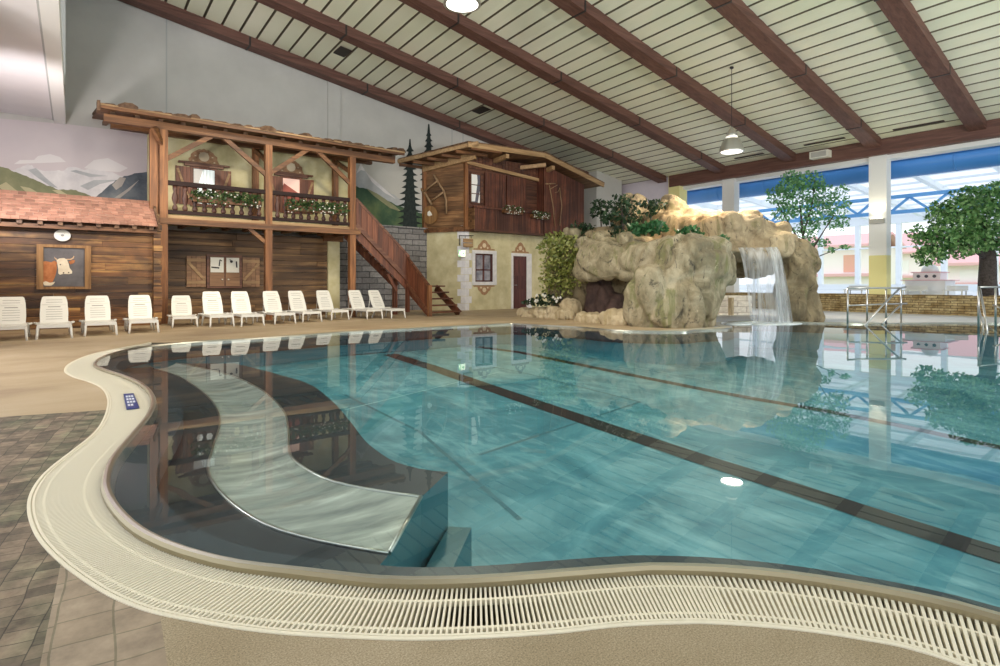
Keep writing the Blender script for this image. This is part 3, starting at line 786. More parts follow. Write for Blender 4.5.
# profiled sheet roof: flat pans with narrow recessed grooves running across the hall
b = MB(); pitch = .55; x = -1.5; prof = []
while x < 25.2:
    prof += [(x, .0), (x + .475, .0), (x + .48, .10), (x + .545, .10)]
    x += pitch
ya, yb = -7.0, BACK + .1
A1 = [(px_, ya, roof_z(px_, ya) + .3 + dz) for px_, dz in prof]; B1 = [(px_, yb, roof_z(px_, yb) + .3 + dz) for px_, dz in prof]
b.strip(A1, B1, False)
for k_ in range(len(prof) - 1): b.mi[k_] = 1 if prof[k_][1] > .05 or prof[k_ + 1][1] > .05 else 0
top = [(-1.5, ya, roof_z(-1.5, ya) + .55), (25.2, ya, roof_z(25.2, ya) + .55), (25.2, yb, roof_z(25.2, yb) + .55), (-1.5, yb, roof_z(-1.5, yb) + .55)]
k = b.add(top); b.face((k, k + 1, k + 2, k + 3))
M['groove'] = mat('groove_shade', (.16, .14, .09), .7)  # dark colour on the recess faces stands in for shade in the grooves
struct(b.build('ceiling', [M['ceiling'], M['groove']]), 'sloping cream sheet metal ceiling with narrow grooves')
# roof beams, each its own
beam_labels = ['brown roof beam hugging the tall back wall', 'brown roof beam second from the back wall, ending above the rock peak', 'brown roof beam ending over the white column behind the rocks',
               'brown roof beam passing behind the pendant lamp over the rocks', 'brown roof beam ending over the column with the lit sconce', 'brown roof beam at the upper right corner, farthest right']
for i, Y in enumerate((21.0, 17.9, 14.67, 11.45, 8.3, 5.2, 2.0)):
    x0, x1 = -1.4, (24.9 if Y > 18 else 24.72)
    z0, z1 = roof_z(x0, Y), roof_z(x1, Y)
    root = thing('roof_beam', beam_labels[i] if i < 6 else 'brown roof beam above the viewer, nearest of all', 'beam', (x1, Y, z1))
    # the lower half metre hangs below the sheets
    b2 = MB(); b2.prism([(x0, Y - .24, z0), (x1, Y - .24, z1), (x1, Y - .24, z1 + .36), (x0, Y - .24, z0 + .36)], (0, .48, 0))
    b2.build('timber', M['glulam'], root)
    ys = MB(); xs = [3.2 + 4.35 * k for k in range(5)] if i % 2 else [5.4 + 4.35 * k for k in range(5)]
    for xx in xs:
        zz = roof_z(xx, Y)
        st_ = MB(); st_.box((xx - .03, Y - .252, zz - .012), (xx + .03, Y + .252, zz + .30)); st_.build('strap', M['iron'], root)
root = thing('eave_beam', 'long brown beam over the glazed side resting on the columns', 'beam', (24.9, 5, 6.18))
b = MB(); b.box((24.72, -7, 6.02), (25.05, 17.5, 6.60)); b.build('timber', M['glulam_y'], root)
b = MB(); b.box((25.05, -7, 5.86), (25.6, 17.5, 6.25)); b.build('cover_strip', M['white_paint'], root)
# columns
def column(Y, label, foot='yellow_paint'):
    r = thing('column', label, 'column', (25.15, Y, 0))
    b = MB(); b.box((24.94, Y - .3, 2.2), (25.4, Y + .3, 6.02)); b.build('shaft', M['white_paint'], r)
    b = MB(); b.box((24.94, Y - .3, 0), (25.4, Y + .3, 2.2)); b.build('painted_foot', M[foot], r)
    return r
column(8.25, 'white column with yellow foot and lit sconce')
column(14.4, 'white column rising behind the top of the rocks', 'white_paint')
sc = thing('wall_sconce', 'small uplight sconce shining up the white column', 'lamp', (24.86, 8.25, 3.52))
b = MB(); b.box((24.80, 8.0, 3.42), (24.9, 8.5, 3.60)); b.build('housing', M['grey_plastic'], sc)
b = MB(); b.box((24.815, 8.03, 3.60), (24.885, 8.47, 3.606)); b.build('light_slot', M['sconce_glow'], sc)
lamp('sconce_light', 'SPOT', (24.74, 8.25, 3.62), 55, (1.0, .88, .62), .04, (24.93, 8.25, 5.2), R(110))
# dry stone parapet
sw = thing('stone_parapet', 'low tan dry-stone wall along the glazed side of the pool hall', 'wall', (25.1, 6, 0))
b = MB(); y = -7.0
while y < 16.8:
    w = random.uniform(.5, .9); b.box((24.9 + random.uniform(-.012, .0), y, 0), (25.46, min(y + w, 16.85), .70 + random.uniform(-.015, .02))); y += w
b.build('stone_courses', M['drystone'], sw)
# raised hall beyond: floor, glazing bars, roof, truss, duct
b = MB(); b.box((25.45, -12, .3), (46, 30, .62)); struct(b.build('floor_neighbour_hall', M['hall_floor']))
b = MB(); b.box((46, -14, .3), (46.3, 32, 1.08)); struct(b.build('wall_far', M['window_white']))
for k, Y in enumerate([-9 + 2.55 * j for j in range(15)]):
    b = MB(); b.box((45.95, Y - .16, 1.08), (46.25, Y + .16, 5.30))
    struct(b.build('window_%d' % (k + 1), M['window_white']))
b = MB(); b.box((45.9, -14, 5.30), (46.3, 32, 6.3)); b.box((45.98, -14, 3.6), (46.2, 32, 3.72)); struct(b.build('trim_15', M['window_white']))
def hz(X): return 6.95 - .062 * (X - 25.6)
b = MB(); b.prism([(25.6, -14, hz(25.6) + .25), (46.4, -14, hz(46.4) + .25), (46.4, -14, hz(46.4) + .29), (25.6, -14, hz(25.6) + .29)], (0, 46, 0))
struct(b.build('ceiling_glass_roof', M['roof_glass']), 'bright glazed roof of the neighbouring hall')
b = MB()
for j in range(15):
    Y = -12 + 3.07 * j; b.bar((25.6, Y, hz(25.6) + .08), (46, Y, hz(46) + .08), .26, .30)
for j in range(13):
    X = 26.5 + 1.6 * j; b.box((X - .05, -14, hz(X) + .12), (X + .05, 32, hz(X) + .24))
struct(b.build('trim_16', M['window_white']), 'white rafters under the glazed roof')
duct = thing('air_duct', 'long blue duct running just beyond the eave beam', 'duct', (26.8, 5, 5.9))
b = MB(); b.tube([(26.75, -13, 5.80), (26.75, 31, 5.80)], .46, 24); b.build('round_duct', M['blue_paint'], duct)
b = MB(); b.box((26.25, -13, 5.98), (26.36, 31, 6.42)); b.build('fascia_board', M['blue_paint'], duct)
for Y in [-1 + 2.4 * j for j in range(8)]: MB().tube([(26.75, Y, 5.80), (26.75, Y + .05, 5.80)], .468, 24).build('flange_ring', M['blue_paint'], duct)
tr = thing('lattice_truss', 'light blue lattice girder under the glazed roof of the far hall', 'truss', (33, 5, 4.7))
for z, nm in ((5.42, 'top_chord'), (4.66, 'bottom_chord')):
    b = MB(); b.box((32.9, -13, z - .085), (33.1, 31, z + .085)); b.build(nm, M['truss_blue'], tr)
Y = -12.5; k = 0
while Y < 30:
    b = MB(); za, zb = (5.36, 4.72) if k % 2 else (4.72, 5.36)
    b.bar((33, Y, za), (33, Y + .76, zb), .11, .11); b.build('diagonal', M['truss_blue'], tr); Y += .76; k += 1
# far outside: lawn and houses
b = MB(); b.box((46.3, -60, -.6), (140, 90, -.35)); struct(b.build('ground', M['lawn']), 'bright lawn outside the glazed hall')
def far_house(px0, px1, ytop, X, label, roof_h, panel):
    p, q = atX(px0, 284, X), atX(px1, 284, X); zt = atX((px0 + px1) / 2, ytop, X).z
    r = thing('house', label, 'building', (X, (p.y + q.y) / 2, -.4))
    b = MB(); b.box((X, q.y, -.4), (X + 7, p.y, zt)); b.build('wall', M['facade_pink'], r)
    b = MB(); b.prism([(X - .9, q.y - .8, zt - .2), (X - .9, p.y + .8, zt - .2), (X + 3.5, p.y + .8, zt + roof_h), (X + 3.5, q.y - .8, zt + roof_h)], (0, 0, .25))
    b.prism([(X + 7.9, q.y - .8, zt - .2), (X + 7.9, p.y + .8, zt - .2), (X + 3.5, p.y + .8, zt + roof_h), (X + 3.5, q.y - .8, zt + roof_h)], (0, 0, .25)); b.build('roof', M['roof_red'], r)
    L = p.y - q.y; k = max(2, int(L / 3.2))
    for j in range(k):
        y0 = q.y + L * (j + .3) / k
        b = MB(); b.box((X - .06, y0, zt * .45), (X, y0 + L * .4 / k, zt * .8)); w = b.build('window', M['brick_orange'] if panel else M['facade_white'], r)
    b = MB(); b.box((X - .7, q.y, zt * .36), (X, p.y, zt * .42)); b.build('balcony', M['roof_red'], r)
far_house(796, 872, 246, 68, 'pale house with orange panels seen left of the lit column', 1.2, True)
far_house(893, 940, 252, 90, 'pale house with a red roof seen between column and broad tree', 2.6, False)
far_house(945, 1120, 262, 64, 'long low pale house with red roof behind the broad tree trunk', 2.6, False)
# vents, speaker box on the ceiling
def ceil_pt(x, y):
    r = (x - CX) / F; ex = CA + SA * r; ey = SA - CA * r; ez = (HY - y) / F; d = 20.0
    for _ in range(30): d = (roof_z(ex * d, ey * d) + .3 - EYE) / ez
    return W(x, y, d)
def roof_slot(x, y, L, w, label):
    p = ceil_pt(x, y); p.x = min(p.x, 24.45); p.z = roof_z(p.x, p.y) + .29
    r = thing('ceiling_slot', label, 'vent', p, 0, 'dark slots in the ceiling sheets')
    m_ = Matrix.Translation(p) @ Matrix.Rotation(math.atan(.152), 4, 'Y')
    b = MB(); b.box((-w / 2, -L / 2, -.01), (w / 2, L / 2, .012), mtx=m_); b.build('slot_plate', M['vent_dark'], r)
    b = MB(); b.box((-w / 2 - .015, -L / 2 - .015, -.004), (w / 2 + .015, L / 2 + .015, .004), mtx=m_); b.build('slot_frame', M['glulam'], r)
roof_slot(342, 52, .8, .42, 'dark square vent in the cream ceiling, high above the balcony')
roof_slot(481, 110, .8, .42, 'dark square vent in the cream ceiling above the upper house')
roof_slot(749, 156, 1.3, .12, 'narrow dark ceiling slot right of the pendant lamp over the rocks')
roof_slot(824, 142, 1.5, .12, 'narrow dark ceiling slot over the leafy ficus tree')
roof_slot(918, 126, 1.5, .12, 'narrow dark ceiling slot right of the sconce column')
p = ceil_pt(828, 152); p = Vector((24.55, 10.15, 6.62))
r = thing('loudspeaker', 'cream box loudspeaker fixed to the brown eave beam', 'loudspeaker', p)
b = MB(); b.box((24.35, 9.80, 6.20), (24.72, 10.5, 6.48)); b.build('case', M['cream_box'], r)
b = MB(); b.box((24.335, 9.86, 6.24), (24.35, 10.44, 6.44)); b.build('grille', M['grey_plastic'], r)
# pendant lamps
def pendant(x, y, zb, label):
    zc = roof_z(x, y) + .3
    r = thing('pendant_lamp', label, 'lamp', (x, y, zb), 0)
    b = MB(); b.lathe([(.388, .0), (.385, .03), (.30, .30), (.22, .42), (.20, .43)], (x, y, zb), 32); b.build('shade', M['lamp_metal'], r)
    b = MB(); b.lathe([(.19, .42), (.175, .50)], (x, y, zb), 24); b.build('collar', M['lamp_band'], r)
    b = MB(); b.lathe([(.175, .49), (.165, .56), (.11, .68), (.05, .76), (.03, .80)], (x, y, zb), 24); b.build('housing', M['lamp_metal'], r)
    b = MB(); b.lathe([(.375, .0), (.30, -.02), (.10, -.03)], (x, y, zb + .012), 32); b.build('diffuser', M['lamp_glow'], r)
    b = MB(); b.tube([(x, y, zb + .78), (x, y, zc)], .012, 6); b.lathe([(.06, -.05), (.06, 0)], (x, y, zc), 12); b.build('cord', M['iron'], r)
pendant(17.31, 9.87, 5.37, 'bell shaped aluminium pendant lamp hanging over the rocks')
pendant(6.65, 9.70, 6.84, 'bell shaped pendant lamp at the top edge, nearer the viewer')

# ------------------------------------------------------------------ mural painted on the back wall
def paint(name, px, m, parent, k): 
    b = MB(); b.prism(polyY(px, BACK - .004 - .003 * k), (0, .003, 0)); b.build(name, m, parent)
def jag(P, amp, k=4):
    """paint outlines get an irregular edge"""
    out = []
    for a, b_ in zip(P, P[1:]):
        for j in range(k):
            t = j / k; out.append((a[0] + (b_[0] - a[0]) * t, a[1] + (b_[1] - a[1]) * t + (random.uniform(-amp, amp) if j else 0)))
    return out + [P[-1]]
ml = thing('mural', 'painted alpine mural with snowy peaks above the tiled shed roof', 'mural', atY(75, 200, BACK - .004))
paint('sky_wash', [(-6, 118), (66, 124), (165, 136), (165, 215), (-6, 215)], M['mural_sky'], ml, 0)
paint('cloud', [(14, 164), (20, 160), (34, 160), (38, 156), (50, 154), (60, 157), (66, 162), (40, 163)], M['mural_cloud'], ml, 1)
paint('cloud', [(84, 168), (94, 160), (108, 158), (118, 163), (128, 168), (120, 172), (100, 171)], M['mural_cloud'], ml, 1)
paint('snow_range', jag([(4, 172), (18, 168), (28, 164), (36, 168), (48, 171), (62, 171), (72, 167), (84, 170), (100, 171), (116, 174), (134, 178)], 1.3) + [(134, 206), (4, 206)], M['mural_snow'], ml, 2)
for P in ([(28, 170), (36, 168), (46, 178), (58, 188), (50, 186), (38, 178)], [(70, 171), (76, 170), (92, 174), (108, 176), (90, 177)], [(80, 186), (94, 180), (118, 180), (100, 184), (88, 190)]):
    paint('snow_shadow', P, M['mural_grey'], ml, 3)
paint('meadow_hill', jag([(-4, 166), (6, 168), (16, 172), (30, 178), (44, 184), (56, 189), (66, 190), (76, 190), (84, 193), (92, 197)], .7) + [(92, 208), (-4, 208)], M['mural_green'], ml, 4)
for P in ([(-2, 186), (6, 182), (16, 190), (26, 196), (22, 200), (8, 195)], [(20, 186), (30, 188), (44, 196), (40, 199), (28, 194)], [(52, 190), (60, 190), (76, 200), (70, 201)]): paint('pale_meadow', P, M['mural_pale'], ml, 5)
paint('dark_mountain', jag([(94, 198), (104, 190), (116, 180), (124, 176), (138, 173), (156, 171)], .9) + [(160, 208), (94, 208)], M['mural_rock'], ml, 5)
paint('rock_ridge', [(112, 185), (120, 177), (126, 178), (122, 186), (116, 190)], M['mural_ridge'], ml, 6)
paint('rock_ridge', [(114, 198), (126, 190), (139, 180), (130, 190), (120, 198)], M['mural_ridge'], ml, 6)
mr = thing('mural', 'painted green mountain mural with grey peak, beside the firs and stairs', 'mural', atY(380, 200, BACK - .004))
paint('grey_peak', jag([(338, 186), (348, 178), (356, 172), (361, 163), (364, 170), (372, 178), (384, 188), (398, 198), (424, 206)], .9) + [(424, 240), (338, 240)], M['mural_grey'], mr, 1)
paint('snow_streak', [(356, 174), (361, 163), (365, 171), (361, 170)], M['mural_snow'], mr, 2)
paint('snow_streak', [(365, 171), (378, 183), (396, 199), (385, 193), (372, 182)], M['mural_snow'], mr, 2)
paint('green_slope', jag([(334, 176), (344, 180), (356, 186), (370, 190), (384, 200), (400, 206), (424, 214)], .8) + [(424, 246), (334, 246)], M['mural_dkgreen'], mr, 3)
paint('meadow_edge', [(366, 188), (378, 194), (394, 205), (402, 212), (390, 208), (374, 196)], M['mural_green'], mr, 4)
paint('teal_wood', [(330, 178), (344, 182), (350, 200), (352, 222), (330, 240)], M['mural_teal'], mr, 4)
def fir(px, ytop, ybot, w, label, k):
    b = MB(); tiers = max(8, int((ybot - ytop) / 6.2)); L = [(px, ytop)]; Rr = [(px, ytop)]
    r = thing('painted_fir', label, 'painted tree', atY(px, ybot, BACK - .03), 0, 'dark firs painted on the wall')
    pts_l = []; pts_r = []
    for i in range(tiers):
        y1 = ytop + 6 + (ybot - ytop - 6) * (i + 1) / tiers; ww = w * (.18 + .82 * (i + 1) / tiers) * random.uniform(.9, 1.08)
        pts_l += [(px - ww, y1), (px - ww * .45, y1 - 2.2)]; pts_r += [(px + ww * random.uniform(.9, 1.05), y1 + random.uniform(-.6, .6)), (px + ww * .45, y1 - 2.2)]
        paint('branch_tier', [(px, y1 - (ybot - ytop) / tiers * 1.55), (px + ww * .5, y1 - 2.4), (px + ww, y1), (px + ww * .4, y1 + .6), (px, y1 - .2), (px - ww * .4, y1 + .8), (px - ww, y1 + .2), (px - ww * .5, y1 - 2.6)], M['mural_fir'], r, k)
    paint('stem', [(px - .6, ytop), (px + .6, ytop), (px + w * .5, ybot), (px - w * .5, ybot)], M['mural_fir'], r, k + 1)
fir(410, 139, 236, 16, 'dark painted fir tree left, taller of two beside the upper house', 6)
fir(428.8, 124, 180, 10, 'dark painted fir tree right, its tip higher, behind the house eave', 9)
# grey stone wall below the mural
b = MB(); p0, p1 = atY(334, 230, BACK - .12), atY(424, 230, BACK - .12)
b.box((p0.x - 1.2, BACK - .12, 0), (p1.x + .3, BACK, 3.42)); stn = b.build('stone_wall', M['stone_wall'])
tag(stn, 'grey painted stone wall behind the wooden staircase', 'wall')
b = MB(); b.box((p0.x - 1.2, BACK - .17, 3.42), (p1.x + .3, BACK, 3.50)); b.build('coping', M['stone_wall'], stn)
for v in stn.children[0].data.vertices: pass

# ================================================================== SHED with tiled roof
shed = thing('shed', 'weathered wooden shed with terracotta shingle roof at the left', 'hut', (.5, 17.8, 0))
SY = 17.8
b = MB(); z = .0; random.seed(3)
while z < 2.75:
    h = random.uniform(.15, .21); x = -1.18
    while x < 2.2:
        L = random.uniform(1.2, 2.4); b.box((x, SY + random.uniform(0, .025), z), (min(x + L, 2.2), SY + .16, min(z + h - .008, 2.78))); x += L + .004
    z += h
b.build('board_wall', M['shed_log'], shed)
b = MB()
for k in range(9): b.box((-1.0 + k * .38, 17.42, 2.52), (-1.0 + k * .38 + .10, 18.3, 2.64))
b.build('rafter_tails', M['beam_y'], shed)
b = MB(); b.box((-1.18, 17.50, 2.44), (2.22, 17.60, 2.54)); b.build('eave_board', M['beam_x'], shed)
b = MB(); rows_n = 8
ze, zt_, ye, yt = 2.58, 3.36, 17.36, 18.55
sl = Vector((0, yt - ye, zt_ - ze)); ln = sl.length; ang = math.atan2(zt_ - ze, yt - ye)
for r_ in range(rows_n):
    base = Vector((0, ye, ze)) + sl * (r_ / rows_n); x = -1.19 + (.08 if r_ % 2 else 0)
    while x < 2.2:
        w = random.uniform(.13, .19); m_ = Matrix.Translation((x, base.y, base.z + .03)) @ Matrix.Rotation(ang - .10, 4, 'X')
        b.box((.002, random.uniform(-.012, .012), 0), (min(w, 2.22 - x) - .004, ln / rows_n * 1.35, .022), mtx=m_); x += w
b.build('shingles', M['tile'], shed)
b = MB(); b.bar((2.24, ye - .05, ze + .02), (2.24, yt + .02, zt_ + .04), .05, .16); b.build('barge_board', M['bark'], shed)
b = MB(); b.prism([(2.2, ye, ze), (2.2, yt, zt_), (2.2, yt + .3, zt_ - .3), (2.2, 18.3, 2.5)], (-.02, 0, 0)); b.build('gable_board', M['shed_log'], shed)
b = MB(); zz = 0.0
while zz < 2.6:
    b.box((2.16, 17.62 + random.uniform(0, .05), zz), (2.32 + random.uniform(0, .05), 18.1, zz + .17)); zz += .18
b.build('corner_log_ends', M['shed_log'], shed)
# cow picture
PY = 17.78
pic = thing('picture', 'framed cow painting hanging on the shed wall', 'picture', atY(65, 288, PY))
cw = [(40, 247), (88, 246.5), (88, 286.5), (40, 286.5)]
b = MB(); b.prism(polyY(cw, PY), (0, .015, 0)); b.build('canvas', M['cow_bg'], pic)
A_, B_ = atY(36.5, 244, PY), atY(91, 289, PY)
for nm, lo, hi in (('frame_post', (A_.x, PY - .05, B_.z), (A_.x + .13, PY + .02, A_.z)), ('frame_post', (B_.x - .13, PY - .05, B_.z), (B_.x, PY + .02, A_.z)), ('frame_rail', (A_.x + .13, PY - .04, A_.z - .07), (B_.x - .13, PY + .02, A_.z)), ('frame_rail', (A_.x + .13, PY - .04, B_.z), (B_.x - .13, PY + .02, B_.z + .06))):
    b = MB(); b.box(lo, hi); b.build(nm, M['frame_wood'], pic)
def cowp(name, P, m, k):   # points read in a zoomed crop: 9.52 px per photo px, origin 30,225
    b = MB(); b.prism(polyY([(30 + x / 9.52, 225 + y / 9.52) for x, y in P], PY - .004 - .002 * k), (0, .002, 0)); b.build(name, m, pic)
cowp('cow_body', [(100, 350), (150, 344), (205, 355), (245, 372), (258, 400), (250, 450), (235, 500), (215, 545), (180, 560), (120, 545), (104, 480)], M['cow_brown'], 1)
cowp('cow_chest', [(112, 548), (150, 535), (190, 550), (240, 540), (225, 562), (200, 578), (140, 576)], M['cow_white'], 2)
cowp('cow_ear', [(205, 352), (235, 340), (262, 358), (250, 385), (225, 380)], M['cow_brown'], 3)
cowp('cow_ear', [(365, 350), (400, 334), (430, 335), (420, 360), (385, 375)], M['cow_brown'], 3)
cowp('cow_head', [(252, 335), (280, 318), (325, 314), (352, 330), (368, 370), (378, 410), (402, 440), (400, 462), (370, 468), (320, 466), (285, 474), (268, 460), (268, 420), (262, 380)], M['cow_white'], 4)
cowp('cow_horn', [(252, 335), (236, 320), (230, 300), (240, 312), (262, 326)], M['horn'], 5)
cowp('cow_horn', [(345, 322), (385, 322), (408, 308), (416, 292), (422, 300), (412, 322), (390, 332), (352, 332)], M['horn'], 5)
cowp('cow_eye', [(282, 372), (294, 370), (296, 380), (286, 384)], M['cow_dark'], 5)
cowp('cow_muzzle', [(312, 450), (326, 448), (326, 460), (314, 464)], M['cow_dark'], 5)
cowp('cow_muzzle', [(362, 448), (372, 446), (374, 456), (364, 460)], M['cow_dark'], 5)
# round wall clock above
c = atY(62.4, 235.4, PY - .05)
ck = thing('wall_clock', 'round white wall clock above the cow painting', 'clock', c)
def disc(name, rad, y0, y1, m, par, n=28):
    b = MB(); b.prism([(c.x + rad * math.cos(2 * math.pi * k / n), y0, c.z + rad * .86 * math.sin(2 * math.pi * k / n)) for k in range(n)], (0, y1 - y0, 0)); return b.build(name, m, par)
disc('rim', .165, PY - .045, PY, M['plastic'], ck); disc('face', .13, PY - .05, PY - .045, M['paper'], ck); disc('hub', .035, PY - .056, PY - .05, M['slot'], ck)
b = MB(); b.bar((c.x, PY - .054, c.z), (c.x + .05, PY - .054, c.z + .05), .012, .004); b.bar((c.x, PY - .054, c.z), (c.x - .07, PY - .054, c.z + .03), .01, .004); b.build('hands', M['slot'], ck)

# ================================================================== CHALET with balcony
chal = thing('chalet', 'two storey wooden chalet front with balcony and shingle roof', 'house', (5.2, 19.9, 0))
CY, FY = 18.2, 19.9
PX = [2.46, 5.26, 7.98]
def part(nm, m, bld, par=chal): return bld.build(nm, m, par)
for X in PX:
    part('post', M['beam_z'], MB().box((X - .10, CY - .10, 0), (X + .10, CY + .10, 5.5)))
for X in (2.5, 5.3, 8.02):
    part('wall_post', M['beam_z'], MB().box((X - .09, FY - .26, 2.95), (X + .09, FY - .08, 5.55)))
part('wall_post', M['beam_z'], MB().box((2.14, CY - .02, 2.9), (2.32, CY + .18, 5.35)))
# upper plastered wall, lower log wall
part('plaster_wall', M['plaster'], MB().box((2.3, FY, 2.9), (8.75, FY + .25, 5.75)))
b = MB(); z = 0.0; random.seed(11)
while z < 2.72:
    h = random.uniform(.18, .25); x = 2.32
    while x < 8.25:
        L = random.uniform(2.0, 3.6); b.box((x, FY - .04 + random.uniform(0, .03), z), (min(x + L, 8.25), FY + .2, min(z + h - .01, 2.75))); x += L + .006
    z += h
part('log_wall', M['chalet_log'], b)
p0, p1 = atY(328, 250, FY - .1), atY(339.5, 250, FY - .1)
part('plaster_pier', M['plaster'], MB().box((p0.x, FY - .12, 0), (p1.x, FY + .2, 2.62)))
part('pier_cap', M['beam_x'], MB().box((p0.x - .15, FY - .16, 2.62), (p1.x + .12, FY + .2, 2.86)))
# balcony deck and beams
part('balcony_beam', M['beam_x'], MB().box((2.05, CY - .12, 2.76), (8.25, CY + .08, 2.93)))
part('balcony_floor', M['pale_wood'], MB().box((2.2, CY - .06, 2.935), (8.2, FY + .0, 3.02)))
for X in [2.5 + k * .62 for k in range(10)]:
    part('joist', M['beam_y'], MB().box((X - .06, CY + .0, 2.80), (X + .06, FY - .05, 2.93)))
part('beam_nose', M['beam_x'], MB().box((1.92, CY - .22, 2.84), (2.36, CY - .1, 2.95)))
# railing
part('top_rail', M['dark_rail'], MB().box((2.56, CY - .07, 3.86), (7.9, CY + .07, 3.98)))
part('bottom_rail', M['dark_rail'], MB().box((2.56, CY - .06, 3.06), (7.9, CY + .06, 3.16)))
for a_, e_ in ((2.62, 5.12), (5.42, 7.86)):
    kk = 10
    for j in range(kk):
        X = a_ + (e_ - a_) * (j + .5) / kk
        b = MB(); b.lathe([(.045, 0), (.075, .05), (.06, .12), (.035, .16), (.06, .24), (.085, .34), (.07, .44), (.04, .53), (.06, .58), (.065, .70)], (X, CY, 3.16), 10, 1.0, .45); part('baluster', M['baluster'], b)
# braces
def brace(p, q): part('brace', M['beam_x'], MB().bar(p, q, .10, .13))
z0_, z1_ = 4.62, 5.38
brace((2.5, CY, 4.55), (3.72, CY, 5.42)); brace((5.2, CY, 4.45), (3.98, CY, 5.42)); brace((5.3, CY, 4.5), (6.5, CY, 5.42)); brace((7.95, CY, 4.45), (6.78, CY, 5.42))
brace((8.0, CY + .05, 4.85), (8.0, FY - .3, 5.45)); brace((5.28, CY + .05, 4.85), (5.28, FY - .3, 5.45)); brace((2.42, CY - .05, 4.95), (2.2, CY - .25, 5.35))
part('knee_brace', M['beam_x'], MB().bar((5.2, CY, 2.35), (4.7, CY, 2.78), .09, .11))
# roof: plate beams, rafters, boards, rough shingle edge
part('wall_plate', M['beam_x'], MB().box((1.1, CY - .11, 5.36), (9.55, CY + .11, 5.56)))
part('ridge_purlin', M['beam_x'], MB().box((1.35, FY - .3, 5.55), (9.4, FY - .1, 5.75)))
for X in [1.3 + .55 * k for k in range(16)]:
    part('rafter', M['beam_y'], MB().bar((X, CY - .02, 5.60), (X, BACK - .1, 6.0), .11, .11))
b = MB()
for j in range(14):
    y0 = CY - .48 + j * .26; zz = 5.63 + (y0 - CY + .48) * .148; b.box((1.0, y0, zz), (9.68, y0 + .255, zz + .035))
part('roof_boards', M['beam_x'], b)
part('fascia', M['beam_x'], MB().box((.98, CY - .52, 5.58), (9.7, CY - .47, 5.71)))
part('fascia', M['pale_wood'], MB().box((.98, CY - .535, 5.66), (9.7, CY - .52, 5.70)))
part('fascia_end', M['bark'], MB().box((.93, CY - .55, 5.50), (1.0, CY - .30, 5.76)))
b = MB(); random.seed(5); x = 1.0
while x < 9.55:
    w = random.uniform(.25, .5); hh = random.choice([.02, .03, .04, .05, .11]); dy = random.uniform(-.06, .06)
    top_z = 5.71 + hh
    pts = [(x, CY - .5 + dy, 5.67), (x + w, CY - .5 + dy, 5.67), (x + w, CY - .5 + dy, 5.67 + hh * .7), (x + w * .7, CY - .5 + dy, top_z), (x + w * .3, CY - .5 + dy, top_z - .01), (x, CY - .5 + dy, 5.67 + hh * .6)]
    b.prism(pts, (0, .5, .07)); x += w * random.uniform(.7, .95)
part('shingle_edge', M['bark'], b)
b = MB(); b.prism([(1.0, CY - .1, 5.72), (9.65, CY - .1, 5.72), (9.65, BACK - .02, 6.23), (1.0, BACK - .02, 6.23)], (0, 0, .06)); part('shingle_cover', M['bark'], b)
